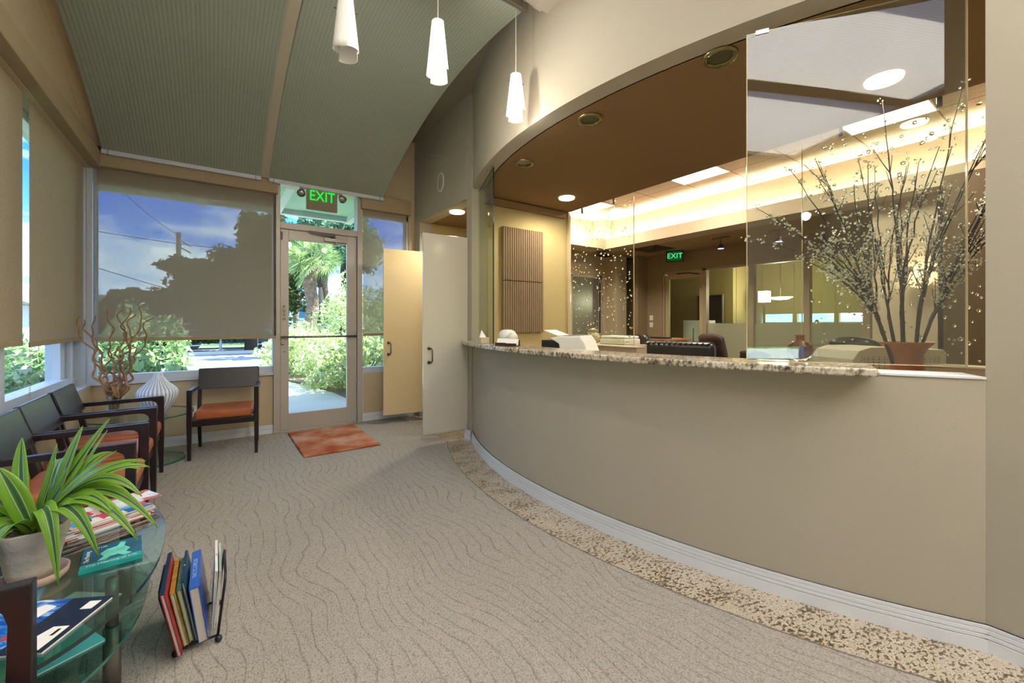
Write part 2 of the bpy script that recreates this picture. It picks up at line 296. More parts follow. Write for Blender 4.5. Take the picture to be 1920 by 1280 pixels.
# ------------------------------------------------------------------ mesh building
class MB:
    def __init__(s): s.v = []; s.f = []; s.mi = []; s.uv = {}
    def add(s, vs, fs, mi=0):
        o = len(s.v); s.v += [tuple(p) for p in vs]; s.f += [tuple(i+o for i in f) for f in fs]; s.mi += [mi]*len(fs); return s
    def box(s, a, b, mi=0, rot=0, piv=None, M=None):
        x0, y0, z0 = a; x1, y1, z1 = b
        vs = [(x0, y0, z0), (x1, y0, z0), (x1, y1, z0), (x0, y1, z0), (x0, y0, z1), (x1, y0, z1), (x1, y1, z1), (x0, y1, z1)]
        if rot:
            px, py = piv or ((x0+x1)/2, (y0+y1)/2); c, q = math.cos(rot), math.sin(rot)
            vs = [(px+(x-px)*c-(y-py)*q, py+(x-px)*q+(y-py)*c, z) for x, y, z in vs]
        if M: vs = [tuple(M @ Vector(p)) for p in vs]
        return s.add(vs, [(0, 3, 2, 1), (4, 5, 6, 7), (0, 1, 5, 4), (1, 2, 6, 5), (2, 3, 7, 6), (3, 0, 4, 7)], mi)
    def prism(s, pts, z0, z1, mi=0, side=None, M=None):
        n = len(pts); vs = [(x, y, z0) for x, y in pts]+[(x, y, z1) for x, y in pts]
        if M: vs = [tuple(M @ Vector(p)) for p in vs]
        o = len(s.v); s.add(vs, [tuple(range(n-1, -1, -1)), tuple(range(n, 2*n))], mi)
        s.f += [(o+i, o+(i+1) % n, o+n+(i+1) % n, o+n+i) for i in range(n)]; s.mi += [mi if side is None else side]*n
        return s
    def hexa(s, lo, hi, mi=0):           # lo, hi: 4 points each
        return s.add(list(lo)+list(hi), [(0, 3, 2, 1), (4, 5, 6, 7), (0, 1, 5, 4), (1, 2, 6, 5), (2, 3, 7, 6), (3, 0, 4, 7)], mi)
    def wall(s, p, q, th, z0, z1, mi=0):  # wall from p to q, thickness to the left of p->q
        d = Vector((q[0]-p[0], q[1]-p[1])).normalized(); n = Vector((-d.y, d.x))*th
        return s.prism([p, q, (q[0]+n.x, q[1]+n.y), (p[0]+n.x, p[1]+n.y)], z0, z1, mi)
    def lathe(s, prof, n=32, loc=(0, 0, 0), mi=0, fn=None, close=False):
        o = len(s.v); k = len(prof)
        for j in range(n):
            a = 2*PI*j/n
            for r, z in prof:
                rr = r if fn is None else fn(r, z, a)
                s.v.append((loc[0]+rr*math.cos(a), loc[1]+rr*math.sin(a), loc[2]+z))
        for j in range(n):
            for i in range(k-1 if not close else k):
                a, b = o+j*k+i, o+j*k+(i+1) % k; c, d = o+((j+1) % n)*k+(i+1) % k, o+((j+1) % n)*k+i
                s.f.append((a, d, c, b)); s.mi.append(mi)
        return s
    def tube(s, pts, rad, n=8, mi=0, caps=True):
        pts = [Vector(p) for p in pts]; m = len(pts)
        rs = rad if isinstance(rad, (list, tuple)) else [rad]*m
        t0 = (pts[1]-pts[0]).normalized(); up = Vector((0, 0, 1)) if abs(t0.z) < .9 else Vector((1, 0, 0))
        x = t0.cross(up).normalized(); o = len(s.v)
        for i, p in enumerate(pts):
            t = (pts[min(i+1, m-1)]-pts[max(i-1, 0)])
            t = t.normalized() if t.length > 1e-9 else t0
            x = (x-t*x.dot(t)); x = x.normalized() if x.length > 1e-6 else t.orthogonal().normalized(); y = t.cross(x)
            for j in range(n):
                a = 2*PI*j/n; s.v.append(tuple(p+(x*math.cos(a)+y*math.sin(a))*rs[i]))
        for i in range(m-1):
            for j in range(n):
                a, b = o+i*n+j, o+i*n+(j+1) % n; s.f.append((a, b, b+n, a+n)); s.mi.append(mi)
        if caps:
            s.f.append(tuple(o+j for j in range(n-1, -1, -1))); s.f.append(tuple(o+(m-1)*n+j for j in range(n))); s.mi += [mi, mi]
        return s
    def ball(s, c, r, n=8, m=6, mi=0, sc=(1, 1, 1)):
        prof = [(max(1e-5, math.sin(PI*i/m))*r, -math.cos(PI*i/m)*r) for i in range(m+1)]
        o = len(s.v); s.lathe(prof, n, (0, 0, 0), mi)
        for i in range(o, len(s.v)): v = s.v[i]; s.v[i] = (c[0]+v[0]*sc[0], c[1]+v[1]*sc[1], c[2]+v[2]*sc[2])
        return s
    def build(s, name, mats, parent=None, smooth=False, bevel=0, seg=2, kind=None, label=None, sub=0):
        me = bpy.data.meshes.new(name); vs = s.v
        if parent is not None and parent.get('_w'):
            L = parent_world(parent); vs = [(v[0]-L[0], v[1]-L[1], v[2]-L[2]) for v in vs]
        me.from_pydata(vs, [], s.f)
        if not isinstance(mats, (list, tuple)): mats = [mats]
        for m in mats: me.materials.append(m)
        me.polygons.foreach_set('material_index', s.mi)
        if smooth: me.polygons.foreach_set('use_smooth', [True]*len(s.f))
        me.update()
        o = bpy.data.objects.new(name, me); COL.objects.link(o)
        if parent is not None:
            o.parent = parent
            if parent.get('_w'): o['_w'] = 2
        if bevel:
            b = o.modifiers.new('Bevel', 'BEVEL'); b.width = bevel; b.segments = seg; b.limit_method = 'ANGLE'; b.angle_limit = .6; b.harden_normals = False
        if sub:
            b = o.modifiers.new('Sub', 'SUBSURF'); b.levels = sub; b.render_levels = sub
        if kind: o['kind'] = kind
        if label: o['label'] = label
        return o
def parent_world(o):
    v = Vector((0, 0, 0))
    while o: v += o.location; o = o.parent
    return v
def tag(o, label, cat, group=None, kind=None):
    o['label'] = label; o['category'] = cat
    if group: o['group'] = group
    if kind: o['kind'] = kind
    return o
def root(name, label, cat, loc, group=None, rz=0, world=True):
    o = bpy.data.objects.new(name, None); COL.objects.link(o); o.location = loc; o.rotation_euler = (0, 0, rz); o.empty_display_size = .1
    if world: o['_w'] = 1
    return tag(o, label, cat, group)
def struct(name, mb, mats, **kw):
    o = mb.build(name, mats, **kw); o['kind'] = 'structure'; return o
def copy_tree(o, parent=None):
    c = o.copy(); COL.objects.link(c); c.parent = parent
    for ch in list(o.children): copy_tree(ch, c)
    return c
def text(name, body, size, mat, parent, loc, rot, ext=.001, sx=1, align='CENTER'):
    cu = bpy.data.curves.new('t', 'FONT'); cu.body = body; cu.size = size; cu.extrude = ext; cu.align_x = align; cu.align_y = 'CENTER'
    t = bpy.data.objects.new('t', cu); COL.objects.link(t); bpy.context.view_layer.update()
    me = bpy.data.meshes.new_from_object(t.evaluated_get(bpy.context.evaluated_depsgraph_get()))
    bpy.data.objects.remove(t); bpy.data.curves.remove(cu)
    M = Matrix.Translation(loc) @ rot.to_4x4() @ Matrix.Diagonal((sx, 1, 1, 1)); me.transform(M)
    me.materials.clear(); me.materials.append(mat)
    if parent is not None and parent.get('_w'): me.transform(Matrix.Translation(-parent_world(parent)))
    o = bpy.data.objects.new(name, me); COL.objects.link(o); o.parent = parent
    return o
def arc(r, a0, a1, n):
    return [(CX+r*math.cos(a0+(a1-a0)*i/n), CY+r*math.sin(a0+(a1-a0)*i/n)) for i in range(n+1)]
def ang(y, r=R0): return PI-math.asin((y-CY)/r)
A0, A1 = ang(.247), ang(3.60)
def arcwall(mb, r0, r1, a0, a1, z0, z1, n=48, mi=0):
    return mb.prism(arc(r0, a0, a1, n)+arc(r1, a1, a0, n), z0, z1, mi)
def light(name, kind, loc, power, col, size=.1, rot=None, spread=None, parent=None, shape=None, sy=None, spot=None):
    l = bpy.data.lights.new(name, kind); l.energy = power; l.color = col
    if kind == 'AREA':
        l.size = size; l.shape = shape or 'DISK'
        if sy: l.size_y = sy
        if spread: l.spread = spread
    elif kind == 'SUN': l.angle = size
    else: l.shadow_soft_size = size
    if kind == 'SPOT': l.spot_size = spot or 2.4; l.spot_blend = .6
    o = bpy.data.objects.new(name, l); COL.objects.link(o); o.location = loc
    if rot: o.rotation_euler = rot
    if parent is not None:
        o.parent = parent; o.location = Vector(loc)-parent_world(parent)
    return o

# ------------------------------------------------------------------ room shell
# carpet up to the granite band
pts = [(-.95, -2.4), (2.3, -2.4), (2.3, -.2)]
rg = 3.872
ga = [ang(y, rg) for y in np.linspace(.0, 3.70, 40)]
pts = [(-.95, -2.4), (1.93, -2.4), (1.93, .0)]+[(CX+rg*math.cos(a), CY+rg*math.sin(a)) for a in ga]+[(1.85, 3.72), (1.85, 5.05), (-.95, 5.05)]
struct('floor', MB().prism(pts, -.06, 0), CARPET)
pts = [(CX+rg*math.cos(a), CY+rg*math.sin(a)) for a in ga]
g = [(1.93, -2.4), (2.6, -2.4), (2.6, .0)]+[(2.6, 3.5), (3.5, 3.6), (3.5, 5.05), (1.85, 5.05), (1.85, 3.72)]+pts[::-1]+[(1.93, .0)]
struct('floor', MB().prism(g, -.06, .0005), GRANF)
mb = MB(); arcwall(mb, rg, rg-.004, ang(.03, rg), ang(3.69, rg), -.01, .0035)
struct('trim_1', mb, CHROME)
struct('floor', MB().box((2.3, -2.4, -.06), (10.4, 7.2, -.002)), CARPET2)
# curved reception wall: knee wall and upper fascia
mb = MB(); arcwall(mb, R0, R0-.13, A0, A1, 0, .945)
struct('wall_reception', mb, WALL)
mb = MB(); arcwall(mb, R0, R0-.13, A0, A1, 2.46, 3.52)
struct('wall_reception', mb, WALL)
mb = MB(); mb.box((2.2, -2.4, 0), (2.33, .248, 3.52))
struct('wall_right', mb, WALL)
mb = MB(); mb.box((2.052, 3.585, 0), (2.2, 3.69, 3.52)); mb.box((2.05, 3.69, 2.38), (2.2, 5.15, 3.52)); mb.box((2.05, 4.86, 0), (2.2, 5.15, 2.38))
struct('wall_closet', mb, WALL)
# white sill cap at the open end of the counter
mb = MB(); arcwall(mb, R0+.004, R0-.16, A0, ang(.50), .945, .952, 8)
struct('trim_2', mb, WHITE)
# baseboards with three grooves
def base_prof(mb, f, n):
    for z0, z1, t in ((0, .045, .016), (.048, .060, .014), (.063, .077, .012), (.080, .092, .010), (.0, .092, .007)):
        f(mb, z0, z1, t)
mb = MB(); base_prof(mb, lambda m, z0, z1, t: arcwall(m, R0+t, R0+.001, A0, A1, z0, z1), 0)
base_prof(mb, lambda m, z0, z1, t: m.box((2.2-t, -2.4, z0), (2.2, .252, z1)), 0)
base_prof(mb, lambda m, z0, z1, t: m.box((2.052-t, 3.59, z0), (2.052, 3.69+t, z1)), 0)
struct('baseboard_right', mb, WHITE)
mb = MB(); base_prof(mb, lambda m, z0, z1, t: m.box((-.86, 5.02-t, z0), (.50, 5.02, z1)), 0)
base_prof(mb, lambda m, z0, z1, t: m.box((1.395, 5.02-t, z0), (2.05, 5.02, z1)), 0)
struct('baseboard_back', mb, WHITE)
mb = MB(); base_prof(mb, lambda m, z0, z1, t: m.box((-.86, -2.4, z0), (-.86+t, 5.02, z1)), 0)
struct('baseboard_left', mb, WHITE)
# back (entrance) wall
mb = MB(); mb.box((-.95, 5.02, 0), (.50, 5.16, .61)); mb.box((1.40, 5.02, 0), (1.97, 5.16, .56)); mb.box((1.97, 5.02, 0), (2.10, 5.16, 3.6))
mb.box((-1.0, 5.02, 2.46), (.50, 5.16, 3.6)); mb.box((.50, 5.02, 2.62), (1.97, 5.16, 3.6)); mb.box((1.40, 5.02, 2.46), (1.97, 5.16, 2.62))
struct('wall_back', mb, TAN)
# left wall
struct('wall_left', MB().box((-1.08, -2.4, 0), (-.86, 5.02, .615)), TAN)
struct('wall_left', MB().box((-1.08, -2.4, 2.46), (-.86, 5.02, 3.6)), TAN)
struct('wall_behind', MB().box((-1.1, -2.55, 0), (2.4, -2.4, 3.6)), WALL)
# left window band: white frames and panes
mb = MB()
for y0, y1 in ((-2.4, -2.2), (-.35, -.15), (1.55, 1.75), (3.36, 3.61), (4.69, 5.02)):
    mb.box((-1.06, y0, .64), (-.975, y1, 2.45))
    mb.box((-.975, (y0+y1)/2-.03, .64), (-.945, (y0+y1)/2+.03, 2.45))
mb.box((-1.06, -2.4, .615), (-.955, 5.02, .70)); mb.box((-1.06, -2.4, 2.40), (-.96, 5.02, 2.46)); mb.box((-1.0, -2.4, .612), (-.858, 5.0, .622))
w = struct('window_1', mb, WFRAME, bevel=.003)
w2 = MB(); w2.box((-1.03, -2.3, .69), (-1.02, 4.7, 2.41)); o = w2.build('pane', WGLASS, w)
# back window 2 (beside the corner) and window 3 (right of the door)
mb = MB(); mb.box((-.93, 5.03, .615), (.50, 5.11, .69)); mb.box((-.98, 5.0, .61), (-.85, 5.12, 2.47)); mb.box((-.85, 5.05, .61), (-.83, 5.11, 2.47)); mb.box((.495, 5.0, .6), (.50, 5.12, 2.47))
mb.box((-.93, 5.03, 2.345), (.50, 5.11, 2.47)); mb.box((-.93, 4.995, .605), (.50, 5.05, .635))
w = struct('window_2', mb, WFRAME, bevel=.003)
MB().box((-.84, 5.075, .68), (.50, 5.083, 2.35)).build('pane', WGLASS, w)
mb = MB(); mb.box((1.40, 5.03, .55), (1.97, 5.11, .625)); mb.box((1.93, 5.03, .55), (1.97, 5.11, 2.5)); mb.box((1.40, 5.03, 2.40), (1.97, 5.11, 2.48)); mb.box((1.395, 4.99, .09), (1.412, 5.02, .56))
w = struct('window_3', mb, WFRAME, bevel=.003)
MB().box((1.40, 5.075, .62), (1.94, 5.083, 2.42)).build('pane', WGLASS, w)
# door frame, transom and the glass door
mb = MB(); mb.box((.50, 4.985, 0), (.562, 5.13, 2.63)); mb.box((1.345, 4.985, 0), (1.402, 5.13, 2.63)); mb.box((.562, 4.985, 2.135), (1.345, 5.13, 2.20)); mb.box((.562, 4.99, 2.595), (1.345, 5.13, 2.63)); mb.box((.562, 5.0, -.01), (1.345, 5.13, .012))
fr = struct('door_frame', mb, ALU, bevel=.003)
fr.name = 'trim_3'
MB().box((.562, 5.06, 2.20), (1.345, 5.068, 2.6)).build('transom_pane', WGLASS, fr)
mb = MB(); mb.box((.566, 5.01, .014), (.643, 5.055, 2.13)); mb.box((1.235, 5.01, .014), (1.341, 5.055, 2.13)); mb.box((.643, 5.01, .014), (1.235, 5.055, .185)); mb.box((.643, 5.01, 2.03), (1.235, 5.055, 2.13))
dr = struct('door_1', mb, ALU, bevel=.003); dr['label'] = 'aluminium framed glass entrance door with push bar'
MB().box((.64, 5.03, .18), (1.24, 5.036, 2.035)).build('pane', WGLASS, dr)
mb = MB(); mb.tube([(.565, 4.965, .995), (1.335, 4.965, .995)], .011, 12); mb.tube([(.575, 4.965, .995), (.575, 5.012, .995)], .009); mb.tube([(1.325, 4.965, .995), (1.325, 5.012, .995)], .009)
mb.build('push_bar', STEEL, dr, smooth=True)
mb = MB(); mb.box((.99, 4.975, 2.045), (1.225, 5.012, 2.085)); mb.box((1.06, 4.96, 2.09), (1.11, 5.012, 2.11))
mb.tube([(.83, 4.95, 2.13), (1.10, 4.955, 2.115)], .009); mb.tube([(.84, 4.95, 2.125), (1.06, 4.935, 2.10), (1.09, 4.96, 2.10)], .007); mb.tube([(1.11, 4.985, 2.045), (1.11, 4.985, 2.02)], .012)
mb.build('door_closer', STEEL, dr, bevel=.002)
pp = MB().box((.583, 5.006, 1.155), (.614, 5.0105, 1.335)).build('push_plate', plain('plate', '#b5aa98', .4), dr)
for i, ch in enumerate('PUSH'):
    text('lettering', ch, .040, BLACKP, pp, (.599, 5.0045, 1.312-.043*i), Matrix.Rotation(PI/2, 3, 'X'))
mb = MB(); mb.lathe([(.0001, 0), (.014, 0), (.014, .012), (.0001, .012)], 16)
for i, v in enumerate(mb.v): mb.v[i] = (.585+v[0], 5.009-v[2], .925+v[1])
mb.build('lock_cylinder', CHROME, dr, smooth=True)
mb = MB(); mb.lathe([(.0001, 0), (.006, 0), (.006, .004), (.0001, .004)], 12)
for i, v in enumerate(mb.v): mb.v[i] = (.602+v[0], 5.009-v[2], .84+v[1])
mb.build('key_hole', BLACK, dr)
mb = MB(); mb.box((.566, 4.99, 2.02), (.585, 5.012, 2.10)); mb.build('hinge', BLACKP, dr)

# main flat ceiling and roof with the skylight well
mb = MB(); mb.box((1.62, 2.05, 3.40), (2.25, 5.1, 3.46)); 
mb.box((-.95, 4.3, 3.40), (1.62, 5.1, 3.46))
struct('ceiling', mb, plain('ceiling_paint', '#8d8674', .8, spec=.2))
# soffit over the reception desk and closet
sp = [(CX+(R0-.12)*math.cos(a), CY+(R0-.12)*math.sin(a)) for a in np.linspace(A1, A0, 30)]
sp = [(2.2, 3.75)]+sp+[(2.33, -.6), (3.45, -.6), (3.45, 3.75)]
struct('ceiling', MB().prism(sp[::-1], 2.46, 3.02), SOFF)
struct('ceiling', MB().box((2.2, 3.70, 2.38), (3.4, 5.0, 2.45)), SOFF)
# nib wall with the acoustic panel, closet recess
mb = MB(); mb.box((2.19, 3.74, 0), (3.45, 3.84, 2.46)); mb.box((3.3, 3.84, 0), (3.45, 5.9, 3.1)); mb.box((2.2, 4.87, 0), (3.4, 5.0, 2.46))
struct('wall_nib', mb, OLIVE)
mb = MB(); mb.box((3.448, 3.72, .9), (3.478, 3.84, 2.46)); struct('trim_4', mb, TAN)
# tray ceiling over the office, cove bulkhead and low ceiling around it
struct('ceiling', MB().box((3.2, -.8, 3.02), (6.1, 5.8, 3.1)), TILE)
mb = MB()
mb.box((5.75, -.8, 2.475), (5.80, 5.26, 2.65)); mb.box((3.45, 5.22, 2.475), (5.80, 5.27, 2.65))
mb.box((5.80, -.8, 2.475), (6.10, 5.6, 2.52)); mb.box((3.45, 5.27, 2.475), (6.0, 5.6, 2.52))
mb.box((5.96, -.8, 2.52), (6.10, 5.6, 3.02)); mb.box((3.45, 5.49, 2.52), (6.1, 5.6, 3.02)); mb.box((5.72, 5.28, 2.5), (5.98, 5.5, 3.02))
struct('ceiling', mb, WALL2)
mb = MB(); mb.box((6.1, -.8, 2.475), (7.3, 5.9, 2.56)); mb.box((3.45, 5.6, 2.475), (7.3, 6.9, 2.56)); mb.box((7.2, 1.4, 2.475), (10.2, 7.0, 2.56))
struct('ceiling', mb, plain('low_ceiling_tile', '#a08a68', .9, bump=(90., .3, .004)))
struct('wall_office_near', MB().box((2.2, -.8, 0), (6.2, -.6, 3.1)), WALL2)
mb = MB(); mb.box((-1.1, -2.5, 3.5), (-.62, 5.2, 3.62)); mb.box((1.62, -2.5, 3.5), (10.6, 7.2, 3.62)); mb.box((-1.1, 4.3, 3.5), (1.7, 5.2, 3.62)); mb.box((-1.1, -2.5, 3.5), (1.7, -1.95, 3.62))
# opaque roof over the near shades, with narrow open slots added for sky light
mb.box((-.45, 2.02, 3.5), (.38, 3.35, 3.62)); mb.box((-.45, 3.6, 3.5), (.50, 4.3, 3.62)); mb.box((.66, 2.02, 3.5), (1.7, 4.3, 3.62)); mb.box((-.62, 2.02, 3.5), (-.45, 3.5, 3.62))
mb.box((-.45, 3.25, 3.62), (.50, 3.35, 4.4)); mb.box((-.45, 3.6, 3.62), (-.35, 4.3, 4.6)); mb.box((.50, 3.25, 3.62), (.62, 3.7, 5.2)); mb.box((-.45, 3.35, 3.62), (-.35, 3.6, 5.0)); mb.box((.66, 2.02, 3.62), (.76, 4.3, 4.4)); mb.box((-.62, 2.02, 3.62), (1.7, 2.1, 4.6)); mb.box((-.62, 3.4, 3.62), (-.45, 3.5, 4.3))  # unseen upstands, added to keep the sun out of the slots
struct('ceiling', mb, TEALM)
# beams of the skylight well
def zprof(y):
    P = [(4.90, 2.60), (4.7, 2.70), (4.4, 2.83), (4.1, 2.93), (3.8, 3.02), (3.4, 3.11), (3.0, 3.16), (2.5, 3.17), (2.1, 3.13)]
    ys = [p[0] for p in P][::-1]; zs = [p[1] for p in P][::-1]
    return float(np.interp(y, ys, zs))
ys = list(np.linspace(4.9, 2.12, 28)); zs = [zprof(y) for y in ys]
for _ in range(3): zs = [zs[0]]+[(zs[i-1]+2*zs[i]+zs[i+1])/4 for i in range(1, len(zs)-1)]+[zs[-1]]
def ribbon(mb, x0, x1, dz0, dz1, yy=ys, zz=zs, mi=0):
    n = len(yy); vs = []
    for y, z in zip(yy, zz): vs += [(x0, y, z+dz0), (x1, y, z+dz0), (x1, y, z+dz1), (x0, y, z+dz1)]
    fs = [(0, 1, 2, 3), (4*n-1, 4*n-2, 4*n-3, 4*n-4)]
    for i in range(n-1):
        for j in range(4):
            a, b = 4*i+j, 4*i+(j+1) % 4; fs.append((a, a+4, b+4, b))
    return mb.add(vs, fs, mi)
mb = MB(); ribbon(mb, .365, .47, .006, .30); mb.box((-.86, 2.0, 3.15), (1.72, 2.115, 3.5)); mb.box((1.62, -2.4, 3.10), (2.21, 2.05, 3.5)); mb.box((-.86, -2.4, 3.1), (-.76, 2.04, 3.5)); mb.box((.36, -2.4, 3.14), (.50, 2.04, 3.3)); mb.box((-.86, -2.4, 3.1), (2.2, -1.9, 3.5))  # cross and side boxes beyond the near shades added to stop sun leaks
struct('trim_5', mb, BEAM)
mb = MB(); ribbon(mb, -.86, -.70, .03, .30); struct('trim_8', mb, TAN)
def skyshade(x0, x1, label, yy, zz, mat, rails, name='skylight_shade'):
    r = root(name, label, 'skylight shade', ((x0+x1)/2, yy[0], zz[0]), 'pleated shades under the skylight')
    mb = MB(); ribbon(mb, x0, x1, 0, .006, yy, zz); o = mb.build('fabric', mat, r, smooth=False)
    for j, (y, z, e) in enumerate(rails):
        mb = MB(); mb.box((x0-.005, y-.016, z-.028), (x1+.005, y+.014, z+.012)); ra = mb.build('rail', WFRAME if e == 0 else STEEL, r, bevel=.004)
        for x in (x0+.035, x1-.045): MB().box((x, y-.019, z-.03), (x+.006, y+.016, z+.013)).build('rail_clip', STEEL, ra)
    return r
skyshade(-.775, .378, 'curved grey-green pleated ceiling shade in the left corner above the curly willow', ys, zs, PLEAT, [(ys[0], zs[0], 0)])
skyshade(.455, 1.61, 'curved grey-green pleated ceiling shade above the entrance door', ys, zs, PLEAT, [(ys[0], zs[0], 0), (ys[-1], zs[-1], 1)])
y3 = list(np.linspace(2.06, -1.95, 20)); z3 = [3.12+.03*math.sin(i/19*PI) for i in range(20)]
skyshade(-.775, .378, 'sunlit pleated ceiling shade behind the viewer, left one', y3, z3, PLEATL, [])
skyshade(.48, 1.61, 'sunlit pleated ceiling shade behind the viewer, right one', y3, z3, PLEATL, [])

# ------------------------------------------------------------------ valances and roller shades
tag(MB().box((-.86, -2.39, 2.46), (-.79, 4.93, 2.60)).build('shade_valance', FASC, bevel=.004), 'long tan fabric valance box above the left windows', 'valance')
tag(MB().box((-.86, 4.925, 2.475), (.535, 5.018, 2.625)).build('shade_valance', FASC, bevel=.004), 'tan valance box above the wide back window left of the door', 'valance')
tag(MB().box((1.382, 4.93, 2.46), (1.965, 5.018, 2.63)).build('shade_valance', FASC, bevel=.004), 'short tan valance box above the narrow window right of the door', 'valance')
def roller(label, a, b, z0, z1, mat, chain=None, axis='y'):
    r = root('roller_shade', label, 'roller shade', (a[0], a[1], z0), 'roller shades')
    mb = MB()
    if axis == 'y':
        mb.box((a[0], a[1], z0), (a[0]+.003, b[1], z1)); hem = MB().box((a[0]-.004, a[1], z0-.002), (a[0]+.006, b[1], z0+.028))
    else:
        mb.box((a[0], a[1], z0), (b[0], a[1]+.003, z1)); hem = MB().box((a[0], a[1]-.004, z0-.002), (b[0], a[1]+.006, z0+.028))
    mb.build('screen_fabric', mat, r); hem.build('hem_bar', FASC, r, bevel=.002)
    if chain:
        mb = MB(); x, y, zb = chain
        for dx in (0, .016):
            n = int((2.47-zb)/.012)
            for i in range(n): mb.ball((x, y-dx, zb+.012*i), .0028, 5, 3)
        mb.build('bead_chain', plain('bead', '#a59a86', .4), r)
    return r
roller('opaque tan roller shade at the left edge, first window on the left wall', (-.90, 1.9), (0, 3.585), 1.015, 2.46, SHADEL, (-.885, 3.66, .70))
roller('opaque tan roller shade on the left wall next to the corner', (-.90, 3.705), (0, 4.955), 1.0, 2.46, SHADEL, (-.885, 4.99, .62))
roller('see-through tan roller shade over the wide back window with the sky behind', (-.82, 4.985), (.523, 0), .985, 2.48, SHADE, None, 'x')
roller('narrow see-through roller shade right of the entrance door', (1.405, 4.985), (1.93, 0), .995, 2.47, SHADE, (1.95, 4.98, 1.1), 'x')
roller('tan roller shade on the left wall beside the viewer', (-.90, -.3), (0, 1.87), .86, 2.46, SHADEL)
roller('tan roller shade on the left wall behind the viewer', (-.90, -2.39), (0, -.33), .86, 2.46, SHADEL)

# ------------------------------------------------------------------ exit sign, pendants, downlights, speaker
GREEN = emit('exit_green', '#10c030', .75)
r = root('exit_sign', 'illuminated green EXIT sign over the entrance door with two lamp heads', 'exit sign', (.95, 4.93, 2.36))
MB().box((.80, 4.915, 2.36), (1.11, 4.955, 2.585)).build('housing', plain('sign_face', '#8d8270', .6), r, bevel=.004)
text('lettering', 'EXIT', .155, GREEN, r, (.955, 4.912, 2.505), Matrix.Rotation(PI/2, 3, 'X'), .002, .82)
for x, s in ((.755, -1), (1.15, 1)):
    mb = MB(); mb.tube([(x-.012*s, 4.95, 2.555), (x, 4.93, 2.54), (x+.012*s, 4.885, 2.505)], [.018, .03, .042], 16); mb.build('lamp_head', CHROME, r, smooth=True)
MB().box((.74, 4.945, 2.57), (1.17, 4.96, 2.6)).build('mounting_bar', WHITEP, r)

def pendant(loc, lit, label, a0=0.6, LN=.30):
    r = root('pendant_lamp', label, 'pendant lamp', (loc[0], loc[1], loc[2]), 'pendant lamps in a row')
    m = emit('lit_acrylic_'+str(len(MATS)), '#ffe9d2', 1.1) if lit else FLAP
    def sheet(n0, n1, rad, lo, th=.0025):
        mb = MB(); n = 40; k = 9; vs = []; fs = []
        for i in range(n+1):
            a = n0+(n1-n0)*i/n; t = i/n
            for j in range(k):
                q = j/(k-1); z = loc[2]+.03*lo(t)+q*(LN-.03*lo(t)); rr = rad(q, t)
                vs.append((loc[0]+rr*math.cos(a), loc[1]+rr*math.sin(a), z))
        for i in range(n):
            for j in range(k-1):
                a = i*k+j; fs.append((a, a+k, a+k+1, a+1))
        mb.add(vs, fs); return mb
    base = lambda q: .0625-.038*q if q > .14 else .0572+(q/.14)*.0
    o = sheet(a0, a0+1.62*PI, lambda q, t: (.062-.029*q)*(1+.02*t), lambda t: abs(t-.5)*1.9).build('shade', m, r, smooth=True)
    mo = o.modifiers.new('S', 'SOLIDIFY'); mo.thickness = .002
    o = sheet(.955-.95, .955+.95, lambda q, t: (.060-.029*q), lambda t: -.55).build('overlap_flap', m if not lit else emit('flap'+str(len(MATS)), '#ffdfc4', .62), r, smooth=True)
    mo = o.modifiers.new('S', 'SOLIDIFY'); mo.thickness = .002
    mb = MB(); mb.tube([(loc[0], loc[1], loc[2]+.27), (loc[0], loc[1], 3.16)], .0022, 6); mb.build('cord', PAPER, r)
    mb = MB(); mb.lathe([(.0001, LN+.012), (.02, LN+.008), (.031, LN-.006), (.032, LN-.02), (.0001, LN-.02)], 16, loc); mb.build('cap', FLAP if not lit else m, r, smooth=True)
    mb = MB(); mb.tube([(loc[0]-.055, loc[1]+.01, loc[2]+.215), (loc[0]+.055, loc[1]-.01, loc[2]+.215)], .003, 6); mb.ball((loc[0]+.01, loc[1]-.035, loc[2]+.24), .004)
    mb.build('pin', STEEL, r)
    if lit:
        light('pendant_light', 'POINT', (loc[0], loc[1], loc[2]-.05), 11 if LN > .28 else 1.2, (1, .92, .8), .05, parent=r)
    return r
pendant((.541, 2.22, 2.50), False, 'unlit white pendant lamp, leftmost of three, cut by the top of the picture', 1.6)
pendant((1.01, 2.14, 2.505), True, 'glowing white pendant lamp in the middle of the row', .3)
pendant((1.57, 2.18, 2.46), True, 'glowing white pendant lamp nearest the curved wall', .3, .262)

def downlight(loc, lit, label, rad=.085, power=30, grp='round ceiling downlights', col=(1, .9, .72), sf=.05):
    r = root('downlight', label, 'downlight', loc, grp)
    mb = MB(); mb.lathe([(rad*.72, -.012), (rad*.95, -.016), (rad, -.004), (rad, .0), (rad*.70, .0)], 40, loc, close=True)
    rg_ = mb.build('trim_ring', RING if not lit else emit('ring'+str(len(MATS)), '#fff6c8', 1.1), r, smooth=True)
    mb = MB(); mb.lathe([(.0001, -.004), (rad*.7, -.004)], 32, loc); mb.build('lens', emit('lens'+str(len(MATS)), '#fff4e0', 9) if lit else DLGLASS, r)
    for k in range(3): a = .5+k*2.1; mb = MB(); mb.tube([(loc[0]+rad*.8*math.cos(a), loc[1]+rad*.8*math.sin(a), loc[2]-.005), (loc[0]+rad*.8*math.cos(a), loc[1]+rad*.8*math.sin(a), loc[2]-.022)], .005, 6); mb.build('stud', CHROME, rg_)
    if lit: light('downlight_lamp', 'SPOT', (loc[0], loc[1], loc[2]-.03), power, col, .05, parent=r, spot=2.95).data.shadow_soft_size = sf
    return r
downlight((3.02, 3.28, 2.46), True, 'lit round downlight in the soffit by the ribbed wall panel', power=17)
